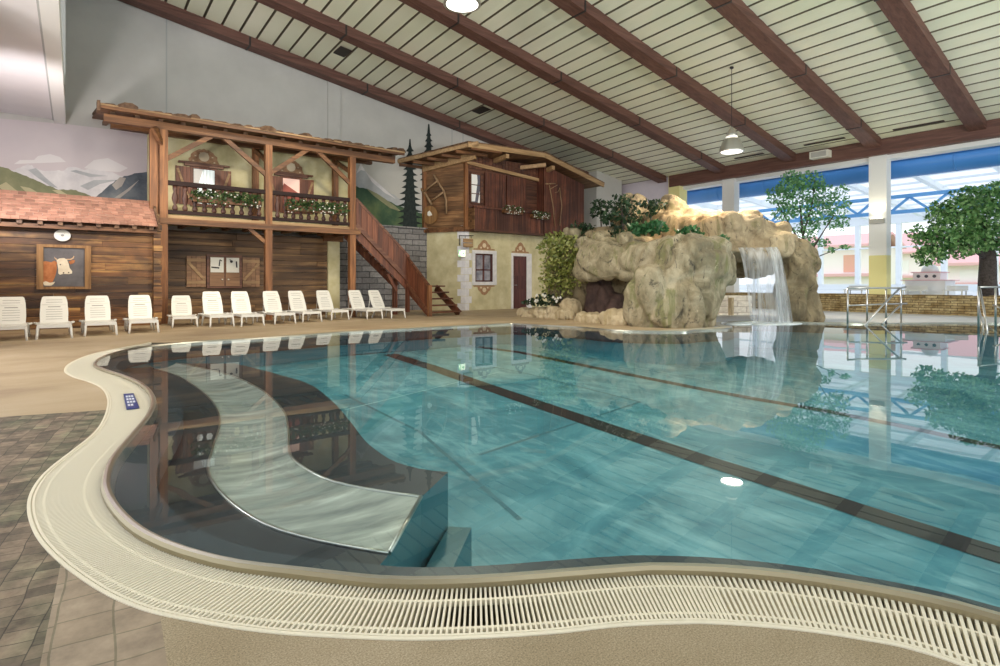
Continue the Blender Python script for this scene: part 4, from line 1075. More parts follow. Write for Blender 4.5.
# upper windows with shutters, head board and painted crest
def upper_window(x0, x1, ztop, pane_m, red):
    zb = 3.62
    w = MB(); w.box((x0 - .09, FY - .06, zb - .09), (x0, FY + .01, ztop + .09)); w.box((x1, FY - .06, zb - .09), (x1 + .09, FY + .01, ztop + .09)); w.box((x0, FY - .06, ztop), (x1, FY + .01, ztop + .09)); w.box((x0, FY - .06, zb - .09), (x1, FY + .01, zb))
    f = part('window_frame', M['red_wood'], w)
    MB().box((x0, FY - .02, zb), (x1, FY - .005, ztop)).build('pane', pane_m, f)
    if red:
        zc_ = ztop - .42
        q = MB(); q.prism([(x0, FY - .03, zb), (x1, FY - .03, zb), (x1, FY - .03, ztop - .50), (x0 + .05, FY - .03, ztop - .18), (x0, FY - .03, ztop - .3)], (0, .008, 0)); q.build('reflection_panel', M['pane_red'], f)
    else:
        q = MB(); q.prism([(x0, FY - .035, zb), (x0 + .2, FY - .035, zb), (x0 + .1, FY - .035, zb + .45), (x0 + .28, FY - .035, ztop), (x0, FY - .035, ztop)], (0, .01, 0))
        for k in range(5): q.box((x0 + .28 + k * .09, FY - .03, zb), (x0 + .30 + k * .09, FY - .021, ztop))
        q.build('curtain', M['curtain_white'], f)
    for sx in (-1, 1):
        xa = x0 - .09 - .40 if sx < 0 else x1 + .09; xb = xa + .40
        s_ = MB()
        for k in range(4): s_.box((xa + k * .1, FY - .055, zb - .06), (xa + k * .1 + .096, FY - .025, ztop + .03))
        sh = part('shutter', M['red_wood'], s_)
        MB().bar((xa + .05, FY - .062, zb + .15) if sx > 0 else (xb - .05, FY - .062, zb + .15), (xb - .05, FY - .062, ztop - .05) if sx > 0 else (xa + .05, FY - .062, ztop - .05), .07, .02, (0, -1, 0)).build('shutter_batten', M['pale_wood'], sh)
    mid = (x0 + x1) / 2
    h = MB(); h.box((mid - .72, FY - .16, ztop + .13), (mid + .72, FY + .01, ztop + .18)); h.box((mid - .56, FY - .12, ztop + .06), (mid + .56, FY + .01, ztop + .13)); part('window_head', M['red_wood_x'], h)
    cr = MB(); n_ = 18
    poly = [(mid - .5, FY - .02, ztop + .18)] + [(mid + .42 * math.cos(math.pi - math.pi * k / n_) * (1 + .06 * math.sin(k * 2.2)), FY - .02, ztop + .22 + .42 * math.sin(math.pi * k / n_) * (1 + .04 * math.sin(k * 3))) for k in range(n_ + 1)] + [(mid + .5, FY - .02, ztop + .18)]
    cr.prism(poly, (0, .018, 0)); ce = part('painted_crest', M['ornament'], cr)
    q = MB()
    for ring in (.15, .07):
        q.prism([(mid + ring * math.cos(2 * math.pi * k / 16), FY - .024 - (.003 if ring < .1 else 0), ztop + .40 + ring * math.sin(2 * math.pi * k / 16)) for k in range(16)], (0, .004, 0))
    for k in range(6):
        a_ = math.pi * k / 5; q.box((mid + .3 * math.cos(a_) - .025, FY - .026, ztop + .25 + .27 * math.sin(a_) - .02), (mid + .3 * math.cos(a_) + .025, FY - .02, ztop + .25 + .27 * math.sin(a_) + .02))
    q.build('crest_rosette', M['ornament_light'], ce)
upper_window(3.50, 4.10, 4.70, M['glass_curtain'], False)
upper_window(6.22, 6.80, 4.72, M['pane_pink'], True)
# ground floor cupboard doors with glazed sheets and shutters
cx0, cx1, cz0, cz1 = 3.92, 4.84, 1.03, 1.97
w = MB(); w.box((cx0 - .06, FY - .12, cz0 - .06), (cx1 + .06, FY - .04, cz1 + .06)); fr = part('hatch_frame', M['red_wood_x'], w)
for k in range(2):
    xa = cx0 + k * (cx1 - cx0) / 2 + .02; xb = xa + (cx1 - cx0) / 2 - .04
    d = part('hatch_door', M['cup_panel'], MB().box((xa, FY - .15, cz0), (xb, FY - .12, cz1)))
    MB().box((xa + .02, FY - .158, cz0 + .44), (xb - .02, FY - .15, cz1 - .03)).build('glazed_sheet', M['paper'], d)
    q = MB()
    if k == 0: q.bar((xb - .13, FY - .160, cz1 - .10), (xb - .15, FY - .160, cz1 - .30), .035, .004, (0, -1, 0)); q.bar((xb - .15, FY - .160, cz0 + .58), (xa + .04, FY - .160, cz0 + .60), .045, .004, (0, -1, 0)); q.bar((xb - .13, FY - .160, cz1 - .10), (xb - .07, FY - .160, cz1 - .14), .03, .004, (0, -1, 0))
    else: q.prism([(xa + .17 + .045 * math.cos(k2), FY - .160, cz1 - .15 + .045 * math.sin(k2)) for k2 in [j * .6 for j in range(10)]], (0, .003, 0)); q.bar((xb - .10, FY - .160, cz1 - .14), (xb - .09, FY - .160, cz1 - .34), .045, .004, (0, -1, 0)); q.bar((xa + .17, FY - .16, cz1 - .15), (xa + .12, FY - .16, cz1 - .08), .02, .004, (0, -1, 0))
    q.build('silhouette', M['iron'], d)
    MB().lathe([(.02, 0), (.025, .03)], ((xb - .06) if k == 0 else xa + .08, FY - .17, cz0 + .2), 10).build('knob', M['paper'], d)
for sx, xa in ((-1, cx0 - .62), (1, cx1 + .08)):
    s_ = MB()
    for k in range(4): s_.box((xa + k * .135, FY - .10, cz0 - .02), (xa + k * .135 + .13, FY - .05, cz1))
    sh = part('hatch_shutter', M['cup_panel'], s_)
    q = MB(); q.bar((xa + .04, FY - .115, cz0 + .2), (xa + .5, FY - .115, cz1 - .2), .08, .03, (0, -1, 0)) if sx > 0 else q.bar((xa + .5, FY - .115, cz0 + .2), (xa + .04, FY - .115, cz1 - .2), .08, .03, (0, -1, 0))
    q.box((xa, FY - .125, cz0 + .08), (xa + .53, FY - .095, cz0 + .17)); q.box((xa, FY - .125, cz1 - .17), (xa + .53, FY - .095, cz1 - .08)); q.build('shutter_batten', M['pale_wood'], sh)

# flower boxes hanging on the railing
def leaves(mb, c, rx, ry, rz_, n, size, up=0.0, hollow=.35):
    for _ in range(n):
        while True:
            u = Vector((random.uniform(-1, 1), random.uniform(-1, 1), random.uniform(-1, 1)))
            if hollow < u.length < 1: break
        p = Vector((c[0] + u.x * rx, c[1] + u.y * ry, c[2] + u.z * rz_))
        a = Vector((random.uniform(-1, 1), random.uniform(-1, 1), random.uniform(-1, 1) + up)).normalized()
        bb_ = a.cross(Vector((random.uniform(-1, 1), random.uniform(-1, 1), random.uniform(-1, 1)))).normalized()
        s = size * random.uniform(.6, 1.25)
        i = mb.add([p - a * s * .5, p + bb_ * s * .28, p + a * s * .5, p - bb_ * s * .28]); mb.face((i, i + 1, i + 2, i + 3))
def blooms(mb, c, rx, ry, rz_, n, size):
    for _ in range(n):
        p = Vector((c[0] + random.uniform(-rx, rx), c[1] + random.uniform(-ry, ry), c[2] + random.uniform(-rz_, rz_)))
        i = mb.add([p + Vector((math.cos(k * 1.2566) * size, -.02 + (.012 if k % 2 else -.012), math.sin(k * 1.2566) * size)) for k in range(5)]); j = mb.add([p + Vector((0, -.045, 0))])
        for k in range(5): mb.face((i + k, i + (k + 1) % 5, j))
def flower_box(x0, x1, y, z, label, nl, nb, dark='leaf_flower', boxm='beam_x', fall=.28):
    r = thing('flower_box', label, 'flower box', ((x0 + x1) / 2, y, z), 0, 'flower boxes on the balcony rails')
    b = MB(); b.box((x0, y - .09, z), (x1, y + .09, z + .03)); b.box((x0, y - .10, z), (x1, y - .08, z + .17)); b.box((x0, y + .08, z), (x1, y + .10, z + .17)); b.box((x0, y - .08, z), (x0 + .02, y + .08, z + .17)); b.box((x1 - .02, y - .08, z), (x1, y + .08, z + .17)); b.build('box', M[boxm], r)
    b = MB(); k = max(3, int((x1 - x0) / .3))
    for j in range(k): leaves(b, (x0 + (x1 - x0) * (j + .5) / k, y - .06, z + .17), .24, .17, fall * .75, nl // k, .11, 0, 0)
    b.build('foliage', M[dark], r)
    b = MB(); blooms(b, ((x0 + x1) / 2, y - .19, z + .14), (x1 - x0) / 2, .07, fall * .75, nb, .023); b.build('flowers', M['petal'], r)
flower_box(3.15, 4.95, CY - .19, 3.42, 'flower box with white blooms on the left bay of the balcony', 900, 22)
flower_box(5.75, 7.70, CY - .19, 3.38, 'flower box with white blooms on the right bay of the balcony', 950, 30)

# ================================================================== STAIRCASE (two flights with a turn)
sc_ = thing('staircase', 'red-brown wooden staircase going down from the balcony to the deck', 'stairs', (9.4, 18.3, 0))
T0, T1 = Vector((8.12, 18.24, 3.0)), Vector((10.05, 18.10, 1.12))
T2 = Vector((10.18, 16.75, 0.0))
def flight(A_, B_, side_, width, n, name_t='tread', w_end=None):
    d = (B_ - A_)
    for i in range(n):
        t0, t1 = i / n, (i + 1) / n
        a_, b_ = A_ + d * t0, A_ + d * t1; z = A_.z + d.z * t1 + .02 if i < n else 0
        z = A_.z + d.z * (i + .55) / n
        w_ = width if w_end is None else width + (w_end - width) * (i + .5) / n
        o_ = side_ * w_
        b = MB(); b.prism([(a_.x, a_.y, z), (b_.x + (b_.x - a_.x) * .25, b_.y + (b_.y - a_.y) * .25, z), (b_.x + (b_.x - a_.x) * .25 + o_.x, b_.y + (b_.y - a_.y) * .25 + o_.y, z), (a_.x + o_.x, a_.y + o_.y, z)], (0, 0, .05))
        b.build(name_t, M['red_wood_x'], sc_)
flight(T0, T1, Vector((.07, 1, 0)), .95, 9)
flight(T1, T2, Vector((1, .10, 0)), 1.45, 5, 'tread', 1.30)
for A_, B_, o_ in ((T0, T1, Vector((0, 0, 0))), (T0, T1, Vector((.07, .95, 0))), (T1, T2, Vector((0, 0, 0))), (T1, T2, Vector((1.25, .12, 0)))):
    MB().bar(A_ + o_ + Vector((0, 0, -.16)), B_ + o_ + Vector((0, 0, -.10 if B_ is T1 else .05)), .06, .26).build('stringer', M['red_wood'], sc_)
# grey worn step ends along the first flight
def balustrade(A_, B_, h0, n, out_):
    d = B_ - A_; b = MB(); hd = Vector((d.x, d.y, 0)).normalized()
    for i in range(n):
        p, q = A_ + d * (i / n), A_ + d * ((i + .96) / n)
        b.prism([p + Vector((0, 0, .10)) + out_, q + Vector((0, 0, .10)) + out_, q + Vector((0, 0, h0)) + out_, p + Vector((0, 0, h0)) + out_], out_.normalized() * .03)
    b.build('balustrade_boards', M['red_wood'], sc_)
    MB().bar(A_ + Vector((0, 0, h0)) + out_, B_ + Vector((0, 0, h0)) + out_, .09, .08).build('handrail', M['red_wood_x'], sc_)
    MB().bar(A_ + Vector((0, 0, .10)) + out_ * 1.6, B_ + Vector((0, 0, .10)) + out_ * 1.6, .05, .14).build('base_rail', M['red_wood_x'], sc_)
balustrade(T0 + Vector((0, 0, 0)), T1, .98, 10, Vector((0, -.05, 0)))
balustrade(T1, T2 + Vector((0, 0, .05)), .98, 8, Vector((-.06, 0, 0)))
MB().box((T2.x - .12, T2.y - .10, 0), (T2.x + .0, T2.y + .02, 1.06)).build('newel_post', M['beam_z'], sc_)
MB().box((T1.x - .1, T1.y - .12, .1), (T1.x + .02, T1.y, 2.12)).build('newel_post', M['red_wood'], sc_)
MB().bar((9.75, 18.5, .0), (9.75, 18.5, 1.3), .14, .14, (1, 0, 0)).build('support_post', M['red_wood'], sc_)
MB().bar((9.7, 18.3, .85), (9.35, 18.3, 1.45), .10, .10).build('support_post', M['red_wood'], sc_)

# ================================================================== UPPER HOUSE on the right
hs = thing('farmhouse', 'yellow plaster farmhouse with dark wooden upper floor and gable roof', 'house', (17, 19.6, 0))
HY_, HX = 19.6, 13.6
HB = Vector((12.62, BACK)); HR = 20.3
def hp(nm, m, bld): return bld.build(nm, m, hs)
b = MB(); b.prism([(HX, HY_, 0), (HR, HY_, 0), (HR, HY_ + .2, 0), (HX + .1, HY_ + .2, 0), (HB.x + .2, HB.y, 0), (HB.x, HB.y, 0)], (0, 0, 3.36)); hp('plaster_wall', M['plaster2'], b)
# quoins at the corner
random.seed(2); z = 0.0; k = 0
while z < 3.3:
    h = .30; L = .30 if k % 2 else .17; L2 = .20 if k % 2 else .36
    d2 = (Vector((HB.x, HB.y)) - Vector((HX, HY_))).normalized()
    n2 = Vector((-d2.y, d2.x)); n2 = n2 if n2.x < 0 else -n2
    c0 = Vector((HX, HY_)); 
    b = MB(); b.prism([(c0.x + L, HY_, z), (c0.x + L, HY_ - .03, z), (c0.x - .02, HY_ - .03, z), (c0.x + d2.x * L2 + n2.x * .03, c0.y + d2.y * L2 + n2.y * .03, z), (c0.x + d2.x * L2, c0.y + d2.y * L2, z), (c0.x, c0.y, z)], (0, 0, h - .012)); hp('quoin', M['quoin'], b); z += h; k += 1
# window
w0, w1 = atY(472, 250, HY_), atY(496, 285, HY_); WX0, WX1, WZ1, WZ0 = w0.x, w1.x, w0.z, w1.z
b = MB(); fw = .14
b.box((WX0, HY_ - .05, WZ0), (WX0 + fw, HY_, WZ1)); b.box((WX1 - fw * 1.5, HY_ - .05, WZ0), (WX1, HY_, WZ1)); b.box((WX0 + fw, HY_ - .05, WZ1 - fw), (WX1 - fw * 1.5, HY_, WZ1)); b.box((WX0 + fw, HY_ - .05, WZ0), (WX1 - fw * 1.5, HY_, WZ0 + fw))
wf = hp('window_surround', M['quoin'], b)
ix0, ix1, iz0, iz1 = WX0 + fw, WX1 - fw * 1.5, WZ0 + fw, WZ1 - fw
MB().box((ix0, HY_ - .012, iz0), (ix1, HY_ - .004, iz1)).build('pane', M['pane_view'], wf)
b = MB(); mx_ = (ix0 + ix1) / 2
for lo, hi in (((ix0, iz0), (ix0 + .06, iz1)), ((ix1 - .12, iz0), (ix1, iz1)), ((mx_ - .06, iz0), (mx_ + .02, iz1)), ((ix0, iz0), (ix1, iz0 + .06)), ((ix0, iz1 - .06), (ix1, iz1)), ((ix0, iz0 + .48), (ix1, iz0 + .53))):
    b.box((lo[0], HY_ - .035, lo[1]), (hi[0], HY_ - .012, hi[1]))
b.build('casement', M['door_wood'], wf)
# door
d0, d1 = atY(511, 253, HY_), atY(531, 309, HY_); DX0, DX1, DZ = d0.x, d1.x, d0.z
b = MB(); b.box((DX0, HY_ - .05, 0), (DX0 + .10, HY_, DZ)); b.box((DX1 - .30, HY_ - .05, 0), (DX1, HY_, DZ)); b.box((DX0 + .10, HY_ - .05, DZ - .13), (DX1 - .30, HY_, DZ)); df = hp('door_surround', M['quoin'], b)
dr = hp('door', M['door_wood'], MB().box((DX0 + .10, HY_ - .03, 0.01), (DX1 - .30, HY_ - .002, DZ - .13)))
b = MB()
for k in range(3): b.box((DX0 + .18, HY_ - .038, .15 + k * .72), (DX1 - .38, HY_ - .03, .75 + k * .72))
b.build('door_panel', M['door_wood'], dr)
MB().tube([(DX0 + .17, HY_ - .04, 1.05), (DX0 + .17, HY_ - .09, 1.05), (DX0 + .27, HY_ - .09, 1.05)], .014, 8).build('handle', M['rail_steel'], dr)
# painted ornaments over the openings
def ornament(cx_, zb, w, h, flip=False):
    s = -1 if flip else 1; pts = []
    prof_ = [(-1, 0), (-.95, .12), (-.62, .14), (-.55, .45), (-.38, .62), (-.2, .9), (0, 1), (.2, .9), (.38, .62), (.55, .45), (.62, .14), (.95, .12), (1, 0)]
    b = MB(); b.prism([(cx_ + x * w, HY_ - .012, zb + s * z_ * h) for x, z_ in prof_], (0, .010, 0)); o_ = hp('painted_ornament', M['ornament'], b)
    q = MB(); cz_ = zb + s * h * .45
    q.prism([(cx_ + .10 * math.cos(k * .5236), HY_ - .015, cz_ + .10 * math.sin(k * .5236)) for k in range(12)], (0, .004, 0))
    for dx in (-.22, .22): q.prism([(cx_ + dx * w * 1.4 + .045 * math.cos(k * .785), HY_ - .015, zb + s * h * .22 + .045 * math.sin(k * .785)) for k in range(8)], (0, .004, 0))
    q.build('ornament_detail', M['ornament_light'], o_)
ornament((WX0 + WX1) / 2, WZ1 + .02, .58, .44); ornament((WX0 + WX1) / 2, WZ0 - .02, .58, .42, True); ornament((DX0 + DX1) / 2 - .05, DZ + .02, .52, .48)
# wooden upper floor
FZ = 3.36
def eave_z(x):   # underside of roof at the front, apex near x = 17.2
    return 6.55 if x < 17.2 else 6.55 - (x - 17.2) * .235
b = MB(); z = FZ; random.seed(9)
while z < 6.4:
    h = random.uniform(.17, .24)
    b.prism([(HX, HY_, z), (17.62, HY_, z), (17.62, HY_ + .15, z), (HX, HY_ + .15, z)], (0, 0, min(h, 6.5 - z) - .008)); z += h
hp('front_boards', M['house_dark'], b)
b = MB(); z = FZ
dA = (Vector((HB.x, HB.y)) - Vector((HX, HY_))); 
while z < 6.3:
    h = random.uniform(.17, .25); j = random.uniform(0, .02)
    b.prism([(HX - .02 - j, HY_ - .03, z), (HX + .12, HY_ + .02, z), (HB.x + .14, HB.y, z), (HB.x - .02 - j, HB.y, z)], (0, 0, min(h, 6.42 - z) - .008)); z += h
hp('side_boards', M['house_log'], b)
hp('corner_post', M['beam_z'], MB().box((HX - .07, HY_ - .09, FZ - .05), (HX + .09, HY_ + .05, 6.45)))
hp('corner_post', M['beam_z'], MB().box((HB.x - .10, HB.y - .14, FZ - .05), (HB.x + .05, HB.y, 6.2)))
hp('sill_beam', M['beam_x'], MB().box((HX - .1, HY_ - .12, FZ - .08), (14.2, HY_ + .02, FZ + .10)))
hp('sill_beam', M['beam_x'], MB().bar((HX - .03, HY_ - .02, FZ + .02), (HB.x - .03, HB.y - .02, FZ + .02), .14, .18))
# recessed gallery: rail beam, window, doors, balcony
hp('lintel_beam', M['pale_wood'], MB().bar((13.6, HY_ - .10, 6.16), (17.7, HY_ - .10, 5.86), .10, .14))
b = MB()
for k in range(22): b.box((13.72 + k * .18, HY_ - .06, 5.95), (13.72 + k * .18 + .165, HY_ - .02, 6.52))
hp('gable_boards', M['house_dark'], b)
u0, u1 = atY(471, 174, HY_ - .03), atY(480, 203, HY_ - .03)
b = MB(); b.box((u0.x - .06, HY_ - .07, u1.z), (u0.x, HY_, u0.z)); b.box((u1.x, HY_ - .07, u1.z), (u1.x + .14, HY_, u0.z)); b.box((u0.x, HY_ - .07, u0.z), (u1.x, HY_, u0.z + .07)); b.box((u0.x, HY_ - .07, u1.z - .06), (u1.x, HY_, u1.z))
uf = hp('upper_window_frame', M['house_dark'], b)
MB().box((u0.x, HY_ - .03, u1.z), (u1.x, HY_ - .01, u0.z)).build('pane', M['pane_dark'], uf)
b = MB(); b.prism([(u0.x + .01, HY_ - .045, u1.z + .03), (u0.x + .20, HY_ - .045, u1.z + .05), (u0.x + .33, HY_ - .045, u0.z - .3), (u0.x + .30, HY_ - .045, u0.z), (u0.x + .01, HY_ - .045, u0.z)], (0, .012, 0)); b.prism([(u1.x - .12, HY_ - .045, u1.z), (u1.x - .02, HY_ - .045, u1.z), (u1.x - .02, HY_ - .045, u1.z + .5)], (0, .012, 0)); b.build('curtain', M['curtain_white'], uf)
b = MB()
for zz in (.35, .72): b.box((u0.x, HY_ - .05, u1.z + zz), (u1.x, HY_ - .03, u1.z + zz + .035))
b.build('glazing_bar', M['house_dark'], uf)
for xa in (14.55, 15.75):
    b = MB()
    for k in range(6): b.box((xa + k * .19, HY_ - .10, 4.2), (xa + k * .19 + .18, HY_ - .05, 5.86))
    hp('plank_shutter', M['house_red'], b)
b = MB()
BYF = 19.12
xa = 13.75
while xa < 17.55:
    w = random.uniform(.13, .18); b.box((xa, BYF, FZ + .02), (min(xa + w, 17.6) - .006, BYF + .035, 4.25)); xa += w
hp('balcony_boards', M['house_red'], b)
b = MB(); 
for k in range(3): b.box((13.72, BYF + .02 + k * .16, FZ + .02), (13.76, BYF + .17 + k * .16, 4.25))
hp('balcony_side', M['house_log'], b)
hp('balcony_rail', M['house_red'], MB().box((13.68, BYF - .06, 4.25), (17.62, BYF + .10, 4.33)))
hp('balcony_floor', M['house_dark'], MB().box((13.7, BYF, FZ - .06), (20.2, HY_ + .1, FZ + .02)))
# projecting vertical-board bay on the right
b = MB(); xa = 17.6
while xa < 20.2:
    w = random.uniform(.16, .24); x1_ = min(xa + w, 20.22); b.prism([(xa, BYF, FZ - .06), (x1_ - .008, BYF, FZ - .06), (x1_ - .008, BYF, eave_z(x1_) + .05), (xa, BYF, eave_z(xa) + .05)], (0, .05 + random.uniform(0, .02), 0)); xa += w
hp('bay_boards', M['house_red'], b)
b = MB(); b.prism([(17.6, BYF + .02, FZ), (17.6, HY_ + .1, FZ), (17.6, HY_ + .1, 6.45), (17.6, BYF + .02, 6.45)], (.05, 0, 0)); hp('bay_side', M['house_red'], b); b = MB(); b.prism([(20.2, BYF + .02, FZ), (20.2, BACK, FZ), (20.2, BACK, 5.8), (20.2, BYF + .02, 5.8)], (-.05, 0, 0)); hp('bay_side', M['house_red'], b)
hp('bay_bracket', M['pale_wood'], MB().bar((16.6, HY_, 6.32), (17.4, BYF - .35, 6.42), .16, .16))
hp('bay_bracket', M['pale_wood'], MB().bar((17.9, HY_, 6.25), (17.75, BYF - .45, 6.33), .16, .18))
# roof
RY = 18.55
L0, L1 = atY(469.5, 146, RY), atY(398, 163, BACK)
ap = atY(545, 157, RY); er = atY(602, 186, RY)
b = MB()
def roof_slab(P, t=.10): b.prism(P, (0, 0, t))
roof_slab([L0, ap, (ap.x, BACK, ap.z), (L1.x, BACK, L1.z)]); roof_slab([ap, er, (er.x, BACK, er.z), (ap.x, BACK, ap.z)])
hp('roof_boards', M['beam_y'], b)
hp('fascia', M['pale_wood'], MB().bar(L0 + Vector((-.1, -.03, .04)), ap + Vector((0, -.03, .06)), .06, .20)); hp('fascia', M['pale_wood'], MB().bar(ap + Vector((-.03, -.03, .06)), er + Vector((.1, -.03, .04)), .06, .20))
hp('eave_fascia', M['pale_wood'], MB().bar(L0 + Vector((0, 0, .06)), Vector((L1.x, BACK, L1.z + .06)), .07, .16))
hp('eave_gutter_log', M['pale_wood'], MB().tube([L0 + Vector((.25, -.25, .10)), L0.lerp(L1, .45) + Vector((.1, 0, .12))], .09, 10))
for k in range(6):
    t = k / 5; p = L0.lerp(L1, t); hp('rafter', M['beam_x'], MB().bar(p + Vector((.05, 0, -.07)), Vector((max(p.x + 1.6, 14.2), p.y, p.z - .02)), .10, .12))
hp('verge_beam', M['pale_wood'], MB().bar((13.75, HY_ - .5, 6.40), (12.55, BACK - .05, 6.05), .14, .32))
hp('gable_ridge_beam', M['pale_wood'], MB().bar((15.1, HY_, 6.42), (15.1, RY + .1, 6.48), .16, .18))
b = MB(); b.prism([L0 + Vector((-.1, -.06, .13)), ap + Vector((0, -.06, .17)), Vector((ap.x, BACK, ap.z + .17)), Vector((L1.x, BACK, L1.z + .13))], (0, 0, .05)); b.prism([ap + Vector((0, -.06, .17)), er + Vector((.12, -.06, .13)), Vector((er.x + .12, BACK, er.z + .13)), Vector((ap.x, BACK, ap.z + .17))], (0, 0, .05)); hp('roof_cover', M['bark'], b)
# flower boxes of the gallery
flower_box(15.15, 16.15, BYF - .11, 4.12, 'flower box with white blooms, left one on the farmhouse gallery', 170, 26, fall=.24)
flower_box(16.75, 17.75, BYF - .11, 4.02, 'flower box with white blooms, right one on the farmhouse gallery', 170, 28, fall=.26)
# old sledge and round basket board hung on the side wall
side_d = (Vector((HB.x, HB.y)) - Vector((HX, HY_))); side_n = Vector((-side_d.y, side_d.x)).normalized(); side_n = side_n if side_n.x < 0 else -side_n
def on_side(x, y, off=.06):
    """photo point on the farmhouse's slanted side wall"""
    dv = W(x, y, 1.0); dx, dy, dz = dv.x, dv.y, dv.z - EYE
    nx, ny = side_n; c0 = Vector((HX - .02, HY_ - .03)) + side_n * off
    d = (c0.x * nx + c0.y * ny) / (dx * nx + dy * ny); return Vector((dx * d, dy * d, EYE + dz * d))
sl_ = thing('sledge', 'old wooden hauling sledge hung on the farmhouse side wall', 'sledge', on_side(430, 200))
def zpt(x, y, o=.07): return on_side(410 + x / 6.66, 140 + y / 6.66, o)
MB().tube([zpt(45, 285), zpt(80, 335), zpt(112, 372), zpt(145, 432)], .05, 8).build('runner', M['tool_wood'], sl_)
MB().tube([zpt(160, 230), zpt(185, 280), zpt(225, 340), zpt(240, 400), zpt(242, 492)], .05, 8).build('runner', M['tool_wood'], sl_)
MB().tube([zpt(85, 350, .09), zpt(140, 305, .09), zpt(190, 268, .09)], .04, 8).build('cross_bar', M['tool_wood'], sl_)
MB().tube([zpt(140, 408, .09), zpt(178, 380, .09), zpt(220, 348, .09)], .045, 8).build('cross_bar', M['tool_wood'], sl_)
bk = thing('wicker_disc', 'round brown hanging board with a pale spot under the sledge', 'wall ornament', on_side(430, 213))
pts = [zpt(135 + 52 * math.cos(k * .449), 500 + 62 * math.sin(k * .449), .05) for k in range(14)]
b = MB(); b.prism(pts, Vector((side_n.x, side_n.y, 0)) * .05); b.build('board', M['frame_wood'], bk)
b = MB(); b.prism([zpt(x, y, .105) for x, y in ((118, 480), (130, 470), (142, 485), (148, 500), (128, 508), (116, 500))], Vector((side_n.x, side_n.y, 0)) * .012); b.build('spot', M['petal'], bk)
# hay rake and fork on the bay
rk = thing('hay_rake', 'long wooden hay rake hung on the dark red boarded bay', 'tool', (18.6, BYF - .06, 4.6))
def bpt(x, y, o=.05): return atY(480 + x / 6.66, 140 + y / 6.66, BYF - o)
MB().tube([bpt(462, 300), bpt(485, 430), bpt(500, 575)], .022, 6).build('handle', M['tool_wood'], rk)
MB().tube([bpt(436, 292), bpt(500, 290)], .03, 6).build('head', M['tool_wood'], rk)
MB().tube([bpt(462, 330), bpt(515, 300)], .018, 6).build('brace', M['tool_wood'], rk)
fk = thing('hay_fork', 'slim wooden fork leaning right of the hay rake on the bay', 'tool', (19.0, BYF - .06, 4.6))
MB().tube([bpt(530, 318), bpt(545, 440), bpt(532, 570)], .018, 6).build('handle', M['tool_wood'], fk)
MB().tube([bpt(500, 350), bpt(520, 345), bpt(530, 318), bpt(536, 350)], .014, 6).build('prongs', M['tool_wood'], fk)
# hanging sign and exit light
hsg = thing('hanging_sign', 'small wooden board sign hanging from an iron bracket on the corner', 'sign', (13.9, 19.3, 2.8))
q0 = atY(460.5, 235, 19.5)
b = MB(); b.tube([(q0.x, 19.58, q0.z), (q0.x, 19.58, q0.z - .42)], .02, 6); b.tube([(q0.x, 19.58, q0.z - .02), (q0.x + .62, 19.45, q0.z)], .018, 6); b.build('bracket', M['iron'], hsg)
for k in range(2):
    b = MB(); b.box((q0.x + .10, 19.42, q0.z - .30 - k * .19), (q0.x + .58, 19.46, q0.z - .14 - k * .19)); b.build('board', M['pale_wood'], hsg)
for dx in (.2, .5):
    MB().tube([(q0.x + dx, 19.44, q0.z - .02), (q0.x + dx, 19.44, q0.z - .16)], .008, 5).build('hanger', M['iron'], hsg)
e_ = atY(462, 253.3, 19.52)
ex = thing('exit_sign', 'lit green and white exit light on the white quoins', 'sign', e_)
hw, hh = .16, .13
MB().box((e_.x - hw - .015, 19.525, e_.z - hh - .015), (e_.x + hw + .015, 19.575, e_.z + hh + .015)).build('case', M['plastic'], ex)
MB().box((e_.x - hw, 19.52, e_.z - hh), (e_.x + hw, 19.526, e_.z + hh)).build('white_panel', M['exit_white'], ex)
MB().box((e_.x - hw, 19.515, e_.z - hh), (e_.x - .06, 19.521, e_.z + hh)).build('green_panel', M['exit_green'], ex)
b = MB(); cx_ = e_.x - .11
b.box((cx_ - .015, 19.508, e_.z + .05), (cx_ + .02, 19.515, e_.z + .085)); b.bar((cx_, 19.512, e_.z + .045), (cx_ - .015, 19.512, e_.z - .03), .035, .005, (0, -1, 0)); b.bar((cx_ - .015, 19.512, e_.z - .03), (cx_ - .05, 19.512, e_.z - .09), .02, .005, (0, -1, 0)); b.bar((cx_ - .015, 19.512, e_.z - .03), (cx_ + .03, 19.512, e_.z - .09), .02, .005, (0, -1, 0)); b.bar((cx_, 19.512, e_.z + .03), (cx_ + .045, 19.512, e_.z), .016, .005, (0, -1, 0)); b.build('running_figure', M['exit_white'], ex)
b = MB(); b.prism([(e_.x + .12, 19.512, e_.z), (e_.x + .06, 19.512, e_.z + .05), (e_.x + .06, 19.512, e_.z + .02), (e_.x + .01, 19.512, e_.z + .02), (e_.x + .01, 19.512, e_.z - .02), (e_.x + .06, 19.512, e_.z - .02), (e_.x + .06, 19.512, e_.z - .05)], (0, .006, 0)); b.build('arrow', M['exit_green'], ex)

